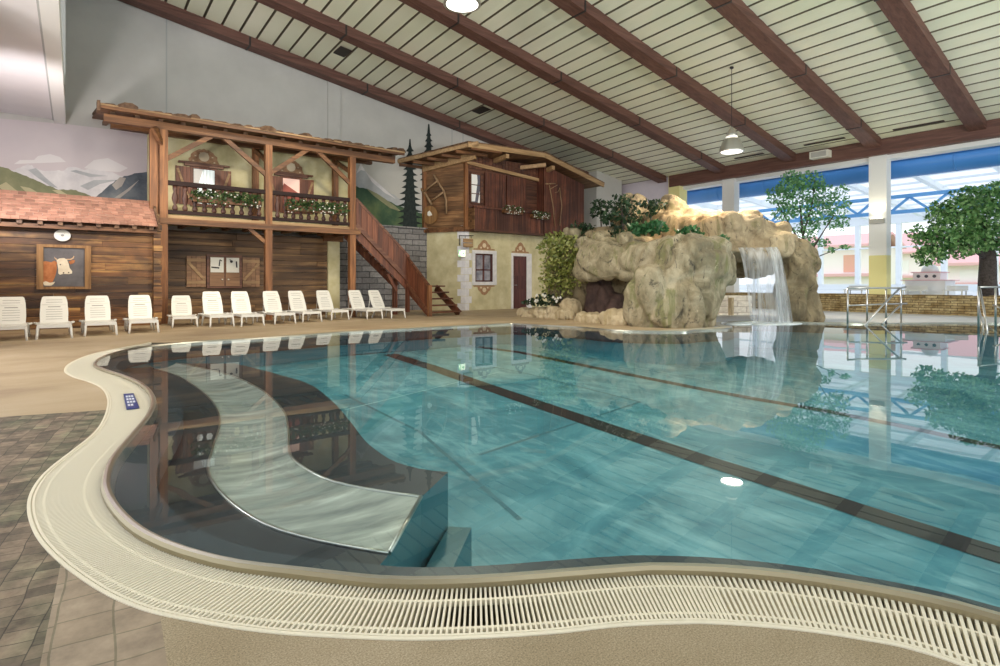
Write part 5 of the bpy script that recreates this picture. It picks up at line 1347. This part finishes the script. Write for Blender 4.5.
# ================================================================== LOUNGERS
def lounger(label):
    t = thing('sun_lounger', label, 'sun lounger', (0, 0, 0), 0, 'white plastic loungers along the house fronts')
    def pt(nm, bld, m='plastic', par=None): return bld.build(nm, M[m], par or t, True)
    b = MB()   # seat: slats between two side rails, foot end at y = 0, back hinge at y = 1.08
    for k in range(9): b.box((-.30, .03 + k * .117, .285), (.30, .03 + k * .117 + .095, .31))
    b.box((-.335, 0, .255), (-.285, 1.10, .315)); b.box((.285, 0, .255), (.335, 1.10, .315)); b.box((-.335, -.02, .245), (.335, .03, .312))
    pt('seat', b)
    b = MB(); hinge = Vector((0, 1.05, .30)); a_ = R(58); d = Vector((0, math.cos(a_), math.sin(a_))); nrm = Vector((0, -math.sin(a_), math.cos(a_)))
    outline = [(-.285, 0), (-.295, .25), (-.28, .55), (-.25, .70), (-.22, .725), (.22, .725), (.25, .70), (.28, .55), (.295, .25), (.285, 0)]
    b.prism([hinge + Vector((x, 0, 0)) + d * s for x, s in outline], nrm * -.035)
    bk_ = pt('backrest', b)
    b = MB()
    for k in range(9):
        s = .10 + k * .065; wd = .17 if k != 5 else .13
        c = hinge + d * s + nrm * .0015
        b.prism([c + Vector((-wd, 0, 0)), c + Vector((wd, 0, 0)), c + Vector((wd, 0, 0)) + d * (.010 if k != 5 else .022), c + Vector((-wd, 0, 0)) + d * (.010 if k != 5 else .022)], nrm * .002)
    b.build('backrest_slots', M['slot'], bk_, True)
    for sx in (-1, 1):
        pt('leg', MB().tube([(sx * .31, .02, .29), (sx * .325, .0, .20), (sx * .33, -.02, .10), (sx * .345, -.035, 0)], [.032, .03, .027, .026], 8))
        pt('leg', MB().tube([(sx * .31, 1.00, .29), (sx * .33, 1.05, .15), (sx * .345, 1.10, 0)], [.034, .03, .027], 8))
        pt('side_arm', MB().tube([(sx * .335, .80, .30), (sx * .40, .95, .315), (sx * .40, 1.25, .30), (sx * .34, 1.45, .28)], .026, 8))
    pt('prop', MB().tube([(-.25, 1.42, .25), (-.25, 1.32, .72), (.25, 1.32, .72), (.25, 1.42, .25)], .016, 6))
    pt('rear_frame', MB().box((-.33, 1.10, .245), (-.29, 1.80, .30)).box((.29, 1.10, .245), (.33, 1.80, .30)).box((-.33, 1.76, .245), (.33, 1.80, .30)))
    for sx in (-1, 1): pt('leg', MB().tube([(sx * .31, 1.74, .26), (sx * .33, 1.78, .12), (sx * .335, 1.80, 0)], [.034, .03, .027], 8))
    return t
spots = [(8, 341.5, 0, 'white lounger cut by the left picture edge, in front of the shed'),
         (54.5, 339, 0, 'white lounger in front of the shed, under the cow painting'),
         (101, 335.7, 0, 'white lounger in front of the shed, right of the cow painting'),
         (144, 333, -2, 'white lounger at the right end of the shed, left of the first post'),
         (185, 327.3, -5, 'white lounger with lower back just right of the first balcony post'),
         (222, 327, 0, 'white lounger in front of the left hatch shutter, under the balcony'),
         (252.6, 326.2, 1, 'white lounger in front of the right hatch shutter, left of the middle post'),
         (285, 324.2, 1, 'white lounger directly right of the middle balcony post'),
         (312, 322.3, 3, 'white lounger midway between middle and right balcony posts'),
         (340, 320.2, 3, 'white lounger directly left of the right balcony post'),
         (374.5, 319, 6, 'white lounger directly right of the right balcony post'),
         (398, 318.4, 12, 'white lounger under the staircase, last of the row on the right')]
proto = None
for x, y, a_, lab in spots:
    p = atZ(x, y, 0)
    if proto is None: q = proto = lounger(lab); q.location = p; q.rotation_euler = (0, 0, R(a_))
    else: q = dup(proto, p, R(a_), lab)
    q.scale = (.82, .88, .91 if x < 160 else .86 if x < 200 else .98)

# ================================================================== ROCKS
def rock(name, label, blobs, m, vox=.09, disp=.16, freq=1.1, seed=0.0, cat='rock', group=None, smooth=6, streak=0.0):
    """ellipsoids fused into one mass, then weathered by noise.  blob = (x, y, z, rx, ry, rz)"""
    bm = bmesh.new()
    for x, y, z, rx, ry, rz_ in blobs:
        mt = Matrix.Translation((x, y, z)) @ Matrix.Diagonal((rx, ry, rz_, 1)); g_ = bmesh.ops.create_icosphere(bm, subdivisions=4, radius=1.0)
        for v in g_['verts']:
            u = v.co; k_ = (abs(u.x) ** 3.2 + abs(u.y) ** 3.2 + abs(u.z) ** 3.2) ** (-1 / 3.2); v.co = mt @ (u * k_ * .93)
    me = bpy.data.meshes.new('tmp'); bm.to_mesh(me); bm.free(); o = bpy.data.objects.new('tmp', me); COL.objects.link(o)
    md = o.modifiers.new('r', 'REMESH'); md.mode = 'VOXEL'; md.voxel_size = vox
    s_ = o.modifiers.new('s', 'SMOOTH'); s_.factor = .5; s_.iterations = smooth
    dg = bpy.context.evaluated_depsgraph_get(); m2 = bpy.data.meshes.new_from_object(o.evaluated_get(dg)); bpy.data.objects.remove(o); bpy.data.meshes.remove(me)
    c = sum((Vector(b_[:3]) for b_ in blobs), Vector()) / len(blobs); c.z = min(v.co.z for v in m2.vertices); c.z = max(c.z, -.2)
    off = Vector((seed, seed * 1.7, seed * .6)); nr = [v.normal.copy() for v in m2.vertices]
    for v, nn_ in zip(m2.vertices, nr):
        p = v.co + off
        w_ = noise.noise_vector(p * freq * .9) * .35 / freq
        q = p + w_; q2 = Vector((q.x, q.y, q.z * .55)) * freq * 1.25
        dd, pts_ = noise.voronoi(q2)
        crease = min(1.0, (dd[1] - dd[0]) / .22) - 1.0
        cell = noise.noise(pts_[0] * 3.7)
        h = noise.fractal(p * freq * .8, 1.0, 2.0, 3) * .75 + cell * .9 + crease * .55
        dd, pts_ = noise.voronoi(q * freq * 3.1)
        h += (min(1.0, (dd[1] - dd[0]) / .25) - 1.0) * .08 + noise.noise(pts_[0] * 5.1) * .10
        h += noise.fractal(p * freq * 6, 1.0, 2.0, 3) * .10
        if streak: h -= streak * max(0.0, .22 - abs(noise.noise(Vector((q.x * 1.1, q.y * 1.1, q.z * .2))))) * 3
        v.co += nn_ * h * disp
    if streak or len(m2.vertices) > 3000:
        bm = bmesh.new(); bm.from_mesh(m2); bmesh.ops.smooth_vert(bm, verts=bm.verts, factor=.4, use_axis_x=True, use_axis_y=True, use_axis_z=True); bm.to_mesh(m2); bm.free()
    for v in m2.vertices: v.co -= c
    m2.polygons.foreach_set('use_smooth', [True] * len(m2.polygons))
    m2.name = name; ob = bpy.data.objects.new(name, m2); COL.objects.link(ob); ob.location = c; m2.materials.clear(); m2.materials.append(m)
    return tag(ob, label, cat, group)
def BL(a, b, n):
    return [B_(*[p + (q - p) * k / (n - 1) for p, q in zip(a, b)]) for k in range(n)]
def B_(x, y, d, rl, rd, rz_):
    """blob centre from photo point at depth d; rl across, rd along depth"""
    p = W(x, y, d); return (p.x, p.y, p.z, (rl + rd) / 2, (rl + rd) / 2, rz_)
# front cliff: big pillar and the overhang left of it
rock('rock_cliff', 'big tan rock cliff with an overhang in front of the waterfall', [
    *BL((596, 262, 17.3, .50, .6, .60), (690, 261, 15.0, .85, .9, .72), 9), *BL((604, 250, 17.6, .6, .7, .40), (700, 250, 15.6, .8, .9, .40), 7),
    *BL((652, 300, 14.9, .60, .7, 1.0), (690, 300, 14.8, .62, .7, 1.0), 4), *BL((646, 318, 14.9, .48, .6, .5), (694, 318, 14.8, .50, .6, .5), 4),
    B_(702, 262, 15.1, .78, .9, .66), B_(706, 286, 15.1, .42, .5, .7), B_(721, 268, 15.6, .38, .5, .60)],
    M['rock'], .06, .20, .85, 3.0, smooth=16, streak=.6)
rock('rock_terrace', 'upper ochre rock terrace with peaks carrying the waterfall lip', [
    B_(720, 229, 17.6, 1.1, 1.1, .48), B_(744, 231, 17.6, 1.0, 1.0, .50), B_(768, 246, 17.2, .85, .85, .45), B_(700, 228, 18.6, 1.1, 1.1, .58), B_(672, 232, 19.2, 1.0, 1.0, .75), B_(648, 232, 20.0, .9, .9, .75), B_(636, 224, 20.4, .85, .85, .72), B_(635, 208, 20.4, .45, .45, .50), B_(673, 211, 19.8, .62, .62, .45), B_(670, 202, 19.8, .36, .36, .25), B_(690, 216, 19.2, .6, .6, .32), B_(716, 216, 18.8, .6, .6, .26), B_(742, 218, 18.6, .65, .65, .26), B_(768, 234, 18.0, .7, .7, .36),
    B_(735, 249, 17.0, .75, .7, .24), B_(755, 255, 17.0, .75, .7, .20), B_(710, 250, 17.2, .8, .9, .38), B_(748, 262, 18.3, 1.0, .8, .55), B_(600, 242, 19.4, 1.0, 1.0, .45), B_(630, 248, 19.0, 1.2, 1.2, .45)],
    M['rock_warm'], .07, .19, .95, 11.0, smooth=10, streak=.3)
rock('rock_pillar', 'ochre rock leg standing right of the waterfall', [
    B_(788, 254, 17.2, .60, .8, .55), B_(796, 278, 17.0, .54, .7, .8), B_(800, 300, 16.9, .48, .7, .8), B_(802, 318, 16.8, .50, .7, .35), B_(780, 252, 17.5, .6, .8, .45), B_(795, 312, 16.7, .46, .5, .5), B_(791, 288, 16.9, .42, .5, .8), B_(811, 316, 17.0, .28, .45, .35)],
    M['rock_pillar'], .06, .19, 1.0, 21.0, smooth=12, streak=.6)
rock('cave_boulder', 'red-brown boulder inside the dark cave below the overhang', [B_(602, 300, 18.6, .62, .6, .75), B_(615, 308, 18.2, .5, .5, .5)], M['rock_red'], .07, .12, 1.4, 31.0)
rock('cave_wall', 'dark rock wall at the back of the cave behind the climbing bush', [B_(578, 285, 19.0, .6, .6, 1.3), B_(562, 280, 19.4, .5, .5, 1.3), B_(598, 268, 19.6, .9, .6, .8), B_(625, 285, 18.6, .8, .6, 1.3)], M['rock_pillar'], .09, .14, 1.1, 35.0)
rock('planter_rock', 'pale rock planter edge with white flowers by the pool corner', [B_(528, 314.5, 19.3, .34, .4, .28), B_(541, 314, 18.9, .46, .4, .27), B_(556, 314, 18.4, .36, .4, .26)], M['rock_low'], .05, .10, 2.0, 41.0)
rock('pool_boulder', 'pale wedge boulder right of the flower planter', [B_(571, 312, 18.0, .34, .4, .42), B_(566, 316, 17.8, .3, .4, .25)], M['rock_low'], .05, .09, 2.0, 43.0)
rock('pool_boulder', 'pale flat boulder at the water below the cave', [B_(589, 319, 16.6, .45, .4, .26), B_(598, 320, 16.3, .35, .4, .24)], M['rock_low'], .05, .08, 2.0, 47.0)
rock('pool_boulder', 'pale boulder touching the foot of the big cliff', [B_(614, 320, 15.6, .38, .4, .30), B_(624, 318, 15.4, .3, .4, .3)], M['rock_low'], .05, .08, 2.0, 53.0)
rock('ridge_boulder', 'small rounded boulder on top of the overhang, left', [B_(601, 238, 17.6, .30, .3, .25)], M['rock'], .05, .07, 2.4, 57.0)
rock('ridge_boulder', 'pointed boulder on top of the overhang under the dark shrub', [B_(625, 241, 17.0, .28, .3, .28)], M['rock'], .05, .07, 2.4, 59.0)
rock('ridge_boulder', 'mossy boulder behind the climbing bush near the farmhouse', [B_(573, 236, 19.0, .36, .3, .30), B_(585, 244, 18.4, .36, .3, .25)], M['rock'], .05, .08, 2.2, 61.0)
# stepping slab of the little island
isl = thing('island_slab', 'pale rounded stone slab at the foot of the cliff in the water', 'slab', (12.4, 8.1, 0))
ic = [q for q in contour if 10.9 < q.x < 13.6 and 7.3 < q.y < 9.2]
b = MB(); b.prism([(q.x, q.y, .0) for q in offset(ic, 0, False)], (0, 0, .03)); b.build('slab', M['coping'], isl)
# deck behind the rocks seen under the arch
b = MB(); c1, c2 = W(692, 306, 21), W(790, 306, 21)
bench_b = thing('stone_block', 'white stone block low wall seen through the rock arch', 'wall', W(727, 306, 20.5))
p0, p1 = W(715, 300, 20.5), W(752, 300, 20.5)
b.prism([(p0.x, p0.y, 0), (p1.x, p1.y, 0), (p1.x + .25, p1.y + .3, 0), (p0.x + .25, p0.y + .3, 0)], (0, 0, .68)); b.build('blocks', M['white_stone'], bench_b)
p = W(731, 300, 20.2); MB().box((p.x - .07, p.y - .07, 0), (p.x + .07, p.y + .07, .62)).build('brick_pier', M['rock_low'], bench_b)
# waterfall curtain
wf_ = thing('waterfall', 'white veil of water falling from the rock lip into the pool', 'waterfall', W(765, 322, 15.7))
def veil(xa, xb, ytop, ybot, ta, tb, d, name):
    b = MB(); rows_ = 18; cols = 24; grid = []
    for i in range(rows_ + 1):
        t = i / rows_; row = []
        for j in range(cols + 1):
            u = j / cols; x = xa + (xb - xa) * u + (ta + (tb - ta) * u) * t ** .62; y = ytop + (ybot - ytop) * t ** 1.0
            p = W(x, y, d - .35 * t ** .5 + .03 * math.sin(u * 17)); p.z = max(p.z, WATZ); row.append(p)
        grid.append(row)
    for a_, c_ in zip(grid, grid[1:]): b.strip(a_, c_)
    return b.build(name, M['fall'], wf_)
veil(738, 776, 247.5, 323.5, 13, 15, 15.9, 'veil')
veil(768, 777, 247, 323.5, 11, 16, 15.75, 'main_stream')
b = MB(); p = W(770, 322, 15.5)
for k, (du, rr) in enumerate(((0, 1.0), (-.75, .8), (.55, .6))):
    b.lathe([(rr, 0), (rr * .9, .02), (rr * .5, .035), (.001, .04)], (p.x + du * SA, p.y - du * CA, WATZ), 24, .8, .42)
b.build('foam', M['foam'], wf_)

# ================================================================== PLANTS
def plant(name, label, clumps, m, stems=None, cat='plant', size=.13, flowers=None, up=0.0, group=None, red=None, hollow=.2):
    c0 = clumps[0]; base = Vector((c0[0], c0[1], min(c[2] - c[5] for c in clumps)))
    r = thing(name, label, cat, base, 0, group)
    b = MB()
    for x, y, z, rx, ry, rz_, n_ in clumps: leaves(b, (x, y, z), rx, ry, rz_, n_, size, up, hollow)
    b.build('foliage', M[m], r)
    for s_ in stems or []:
        MB().tube(s_[0], s_[1], 7).build('stem', M['trunk'], r)
    if red:
        b = MB()
        for x, y, z, rx, ry, rz_, n_ in red: leaves(b, (x, y, z), rx, ry, rz_, n_, size, up, hollow)
        b.build('red_leaves', M['leaf_red'], r)
    if flowers:
        for x, y, z, rx, ry, rz_, n_ in flowers:
            for _ in range(n_):
                b = MB(); blooms(b, (x, y, z), rx, ry, rz_, 1, .05); b.build('flower', M['petal'], r)
    return r
def C(x, y, d, rl, rz_, n_): p = W(x, y, d); return (p.x, p.y, p.z, rl, rl, rz_, n_)
plant('climbing_bush', 'tall yellow-green bush hanging left of the rock overhang', [C(556, 240, 18.6, .46, .30, 186), C(547, 246, 18.6, .34, .30, 99), C(546, 282, 18.6, .26, .45, 74), C(572, 242, 18.5, .30, .25, 74), C(563, 258, 18.5, .62, .55, 384), C(552, 268, 18.5, .42, .55, 204), C(574, 272, 18.4, .50, .55, 235), C(562, 285, 18.5, .50, .45, 161), C(578, 258, 18.4, .40, .3, 105)], 'leaf_bush', [([W(562, 312, 18.7), W(560, 280, 18.7), W(557, 245, 18.7)], .035)], 'bush', .16)
plant('flowering_plant', 'low dark plant with white flowers in the rock planter', [C(534, 302, 18.9, .42, .13, 150), C(546, 300, 18.7, .45, .22, 190)], 'leaf_dark', None, 'plant', .12, [C(542, 298, 18.2, .30, .12, 9), C(556, 300, 18.0, .14, .10, 6)])
plant('dark_shrub', 'dark shrub at the farmhouse bay, leftmost on the rocks', [C(600, 206, 19.6, .36, .28, 90), C(596, 212, 19.6, .28, .2, 50), C(606, 216, 19.4, .25, .2, 40)], 'leaf_dark', [([W(602, 240, 19.5), W(601, 222, 19.5), W(600, 206, 19.6)], .025)], 'shrub', .17)
plant('dark_shrub', 'tall dark shrub with reddish stem in the middle of the rocks', [C(622, 204, 18.4, .55, .32, 170), C(615, 218, 18.4, .45, .3, 130), C(632, 218, 18.3, .40, .35, 130), C(618, 236, 17.9, .34, .35, 110)], 'leaf_dark', [([W(622, 244, 18.0), W(623, 225, 18.2), W(621, 204, 18.4)], .04)], 'shrub', .17)
plant('dark_shrub', 'flat dark bonsai-like shrub below the rear rock peak', [C(648, 203, 18.9, .42, .12, 90), C(655, 206, 18.8, .45, .12, 90), C(651, 212, 18.6, .18, .2, 40)], 'leaf_dark', [([W(650, 232, 18.6), W(651, 218, 18.7), W(650, 204, 18.8)], .03)], 'shrub', .15)
plant('dark_ivy', 'dark ivy clump between bush and first boulder', [C(588, 232, 18.9, .36, .28, 120), C(578, 228, 19.2, .3, .25, 80)], 'leaf_dark', None, 'plant', .15)
plant('fern', 'bright green fern, left of two on the rock top', [C(637, 229, 17.2, .30, .20, 150)], 'leaf_fern', None, 'fern', .17, None, .5)
plant('fern', 'bright green fern, right of two on the rock top', [C(654, 228, 17.1, .40, .22, 210)], 'leaf_fern', None, 'fern', .18, None, .5)
plant('bromeliad', 'green and red leaved plant beside the top of the cliff', [C(688, 232, 16.2, .36, .18, 120), C(697, 237, 16.0, .25, .15, 70)], 'leaf_fern', None, 'plant', .18, None, .6, None, [C(697, 241, 15.9, .30, .10, 60)])
plant('trailing_fern', 'small fern trailing over the cliff edge left of the waterfall', [C(723, 242, 15.9, .20, .22, 90)], 'leaf_fern', None, 'fern', .13)
plant('creeper', 'dark green creeper on top of the rocks above the waterfall', [C(758, 221, 17.3, .28, .12, 80), C(766, 230, 17.0, .22, .10, 50)], 'leaf_dark', None, 'plant', .12)

# ---- trees of the glazed hall
def tree(name, label, base, trunk, branches, clumps, m, size, tm='trunk'):
    r = thing(name, label, 'tree', base)
    b = MB(); b.tube(trunk[0], trunk[1], 12); b.build('trunk', M[tm], r)
    for P, rr in branches: MB().tube(P, rr, 7).build('branch', M[tm], r)
    b = MB()
    for x, y, z, rx, ry, rz_, n_ in clumps: leaves(b, (x, y, z), rx, ry, rz_, n_, size, .1, .25)
    b.build('foliage', M[m], r); return r
fd = 22.9
tree('ficus_tree', 'slender light green ficus tree behind the waterfall rocks', W(806, 293, fd),
     ([W(806, 293, fd), W(805, 262, fd), W(803, 235, fd), W(800, 205, fd)], [.07, .06, .05, .03]),
     [([W(805, 262, fd), W(818, 240, fd - .3), W(834, 215, fd - .6)], [.04, .03, .015]), ([W(804, 250, fd), W(790, 225, fd + .2), W(775, 200, fd + .3)], [.04, .03, .015]), ([W(803, 235, fd), W(812, 205, fd), W(815, 180, fd - .2)], [.04, .025, .012]), ([W(805, 262, fd), W(822, 255, fd - .3), W(846, 246, fd - .5)], [.03, .02, .012])],
     [C(778, 195, fd, .50, .40, 255), C(792, 188, fd, .60, .45, 357), C(808, 182, fd, .65, .45, 408), C(800, 205, fd, .75, .5, 425), C(822, 196, fd, .55, .5, 323), C(836, 205, fd - .3, .55, .5, 255), C(785, 212, fd, .50, .4, 238), C(818, 216, fd, .55, .45, 272), C(806, 228, fd, .5, .45, 221), C(838, 222, fd - .3, .42, .4, 153), C(790, 176, fd, .35, .25, 102), C(812, 240, fd, .35, .3, 93), C(842, 190, fd - .3, .25, .25, 68), C(845, 247, fd - .5, .22, .10, 37), C(832, 250, fd - .4, .18, .12, 27), C(824, 243, fd, .25, .2, 51)], 'leaf_ficus', .145)
td = 20.2
tree('broad_tree', 'large broad green tree at the right edge behind the stone parapet', W(988, 297, td),
     ([W(988, 297, td), W(987.5, 280, td), W(988, 262, td), W(986, 235, td), W(980, 215, td)], [.30, .27, .25, .20, .10]),
     [([W(987, 258, td), W(965, 243, td - .6), W(935, 236, td - 1)], [.10, .07, .03]), ([W(987, 250, td), W(1010, 235, td - .4), W(1035, 225, td - .6)], [.10, .07, .03]), ([W(986, 235, td), W(960, 215, td), W(945, 205, td)], [.08, .05, .02])],
     [C(982, 203, td, .9, .5, 630), C(1005, 200, td, .9, .5, 540), C(1030, 205, td, .9, .6, 450), C(962, 210, td, .8, .5, 540), C(985, 222, td - .3, 1.0, .55, 810), C(955, 226, td - .4, .8, .5, 584), C(935, 240, td - .6, .7, .45, 468), C(918, 234, td - .6, .42, .32, 152), C(928, 256, td - .7, .48, .35, 270), C(950, 247, td - .6, .75, .45, 504), C(970, 243, td - .6, .7, .42, 468), C(1000, 236, td - .6, .9, .5, 584), C(1025, 232, td - .3, .9, .6, 540), C(940, 208, td, .45, .3, 152), C(968, 194, td, .55, .3, 198), C(1000, 188, td, .6, .3, 216), C(938, 218, td - .2, .4, .3, 134), C(1020, 248, td - .3, .8, .4, 360)], 'leaf_tree', .165)

# ================================================================== HANDRAILS at the pool steps
def fpt(x, y, d=15.55): return W(x, y, d)
def rail_thing(label, base): return thing('pool_handrail', label, 'handrail', base, 0)
hr = rail_thing('steel handrails at the far pool steps, left of the domed kiosk', atZ(875, 325, 0))
zt = EYE - 3.2 / F * 15.6
def down(x, y, d, z0=None):
    p = W(x, y, d); return p
def post(x, d, zb, zt_, par, rad=.024):
    p = W(x, 284, d); MB().tube([(p.x, p.y, zb), (p.x, p.y, zt_)], rad, 8).build('post', M['rail_steel'], par); return p
da = 15.5
A1 = post(847.6, da, 0, .99, hr); A2 = post(867, da + .2, 0, .99, hr); A3 = post(886, da + .1, 0, .99, hr); A4 = post(901, da + .3, 0, .99, hr)
MB().tube([(A1.x, A1.y, .99), (A2.x, A2.y, .99), (A3.x, A3.y, .99), (A4.x, A4.y, .99), W(906, 287, da + .3)], .026, 8).build('top_rail', M['rail_steel'], hr)
MB().tube([W(848, 305.5, da), W(868, 304.8, da + .1), W(886, 304, da + .1), W(907, 303.5, da + .3)], .020, 8).build('mid_rail', M['rail_steel'], hr)
MB().tube([W(900, 288, da + .2), W(882, 306, da - .1), W(864, 326, da - .5)], .024, 8).build('sloping_rail', M['rail_steel'], hr)
MB().tube([W(902, 304, da + .2), W(892, 313, da), W(882, 324, da - .3)], .022, 8).build('sloping_rail', M['rail_steel'], hr)
h2 = rail_thing('steel handrails at the right picture edge before the broad tree', atZ(990, 330, 0))
db_ = 14.6
B1 = post(978.5, db_, 0, 1.02, h2); B2 = post(995.5, db_ + .3, 0, 1.02, h2); B3 = post(1013, db_ + .3, 0, 1.02, h2)
MB().tube([(B1.x, B1.y, 1.02), (B2.x, B2.y, 1.02), (B3.x, B3.y, 1.02)], .026, 8).build('top_rail', M['rail_steel'], h2)
MB().tube([W(979.5, 287, db_), W(984, 310, db_ - .5), W(988, 336, db_ - 1.1)], .024, 8).build('sloping_rail', M['rail_steel'], h2)
MB().tube([W(978, 306, db_), W(981, 318, db_ - .4), W(984, 334, db_ - .9)], .022, 8).build('sloping_rail', M['rail_steel'], h2)
MB().tube([W(993, 305, db_ + .2), W(1003, 309, db_), W(1016, 316, db_ - .2)], .022, 8).build('sloping_rail', M['rail_steel'], h2)
MB().tube([W(987, 326, db_ - .6), W(1000, 335, db_ - .9), W(1012, 343, db_ - 1.2)], .022, 8).build('sloping_rail', M['rail_steel'], h2)

# ================================================================== DOMED KIOSK and low white loungers beyond the parapet
k0 = atX(930, 295, 28.5)
kd = thing('domed_kiosk', 'small white domed kiosk standing behind the stone parapet', 'kiosk', (28.5, k0.y, .62))
dk = (28.5 * CA + k0.y * SA)
def kz(y): return EYE + (HY - y) / F * dk
kx, ky = 28.5, k0.y
MB().box((kx - .68, ky - .68, .62), (kx + .68, ky + .68, kz(280.6))).build('base', M['white_paint'], kd)
MB().box((kx - .80, ky - .80, kz(280.6)), (kx + .80, ky + .80, kz(279.9))).build('ledge', M['roof_red'], kd)
MB().box((kx - .46, ky - .46, kz(279.9)), (kx + .46, ky + .46, kz(272.8))).build('drum', M['facade_pink'], kd)
MB().box((kx - .53, ky - .53, kz(272.8)), (kx + .53, ky + .53, kz(272))).build('cornice', M['roof_red'], kd)
MB().lathe([(.30, 0), (.295, .08), (.26, .18), (.18, .27), (.08, .32), (.0, .335)], (kx, ky, kz(272)), 20).build('dome', M['white_paint'], kd)
for dy in (-.27, 0, .27):
    b = MB(); b.prism([(kx - .47, ky + dy + .065 * math.cos(a * .628), (kz(279.9) + kz(272.8)) / 2 + .065 * math.sin(a * .628)) for a in range(10)], (-.012, 0, 0)); b.build('round_opening', M['pane_dark'], kd)
def low_lounger(x0, x1, X, label):
    p, q = atX(x0, 290, X), atX(x1, 290, X); L = abs(p.y - q.y); y0 = min(p.y, q.y); t = thing('white_lounger', label, 'sun lounger', (X, (p.y + q.y) / 2, .62), 0, 'low white loungers beyond the parapet')
    b = MB()
    for k in range(6): b.box((X - .3 + k * .1, y0, .84), (X - .3 + k * .1 + .085, y0 + L, .87))
    b.build('seat', M['plastic'], t)
    b = MB()
    for k in range(3): b.box((X + .3, y0, .88 + k * .055), (X + .33, y0 + L, .88 + k * .055 + .042))
    b.build('side_rail', M['plastic'], t)
    for dx in (-.28, .28):
        for yy in (y0 + .06, y0 + L - .06): MB().tube([(X + dx, yy, .62), (X + dx, yy, .85)], .025, 6).build('leg', M['plastic'], t)
low_lounger(904, 925, 26.6, 'low white lounger between lit column and domed kiosk')
low_lounger(944, 966, 26.6, 'low white lounger between domed kiosk and broad tree trunk')
low_lounger(846, 866, 26.6, 'low white lounger just left of the lit column foot')
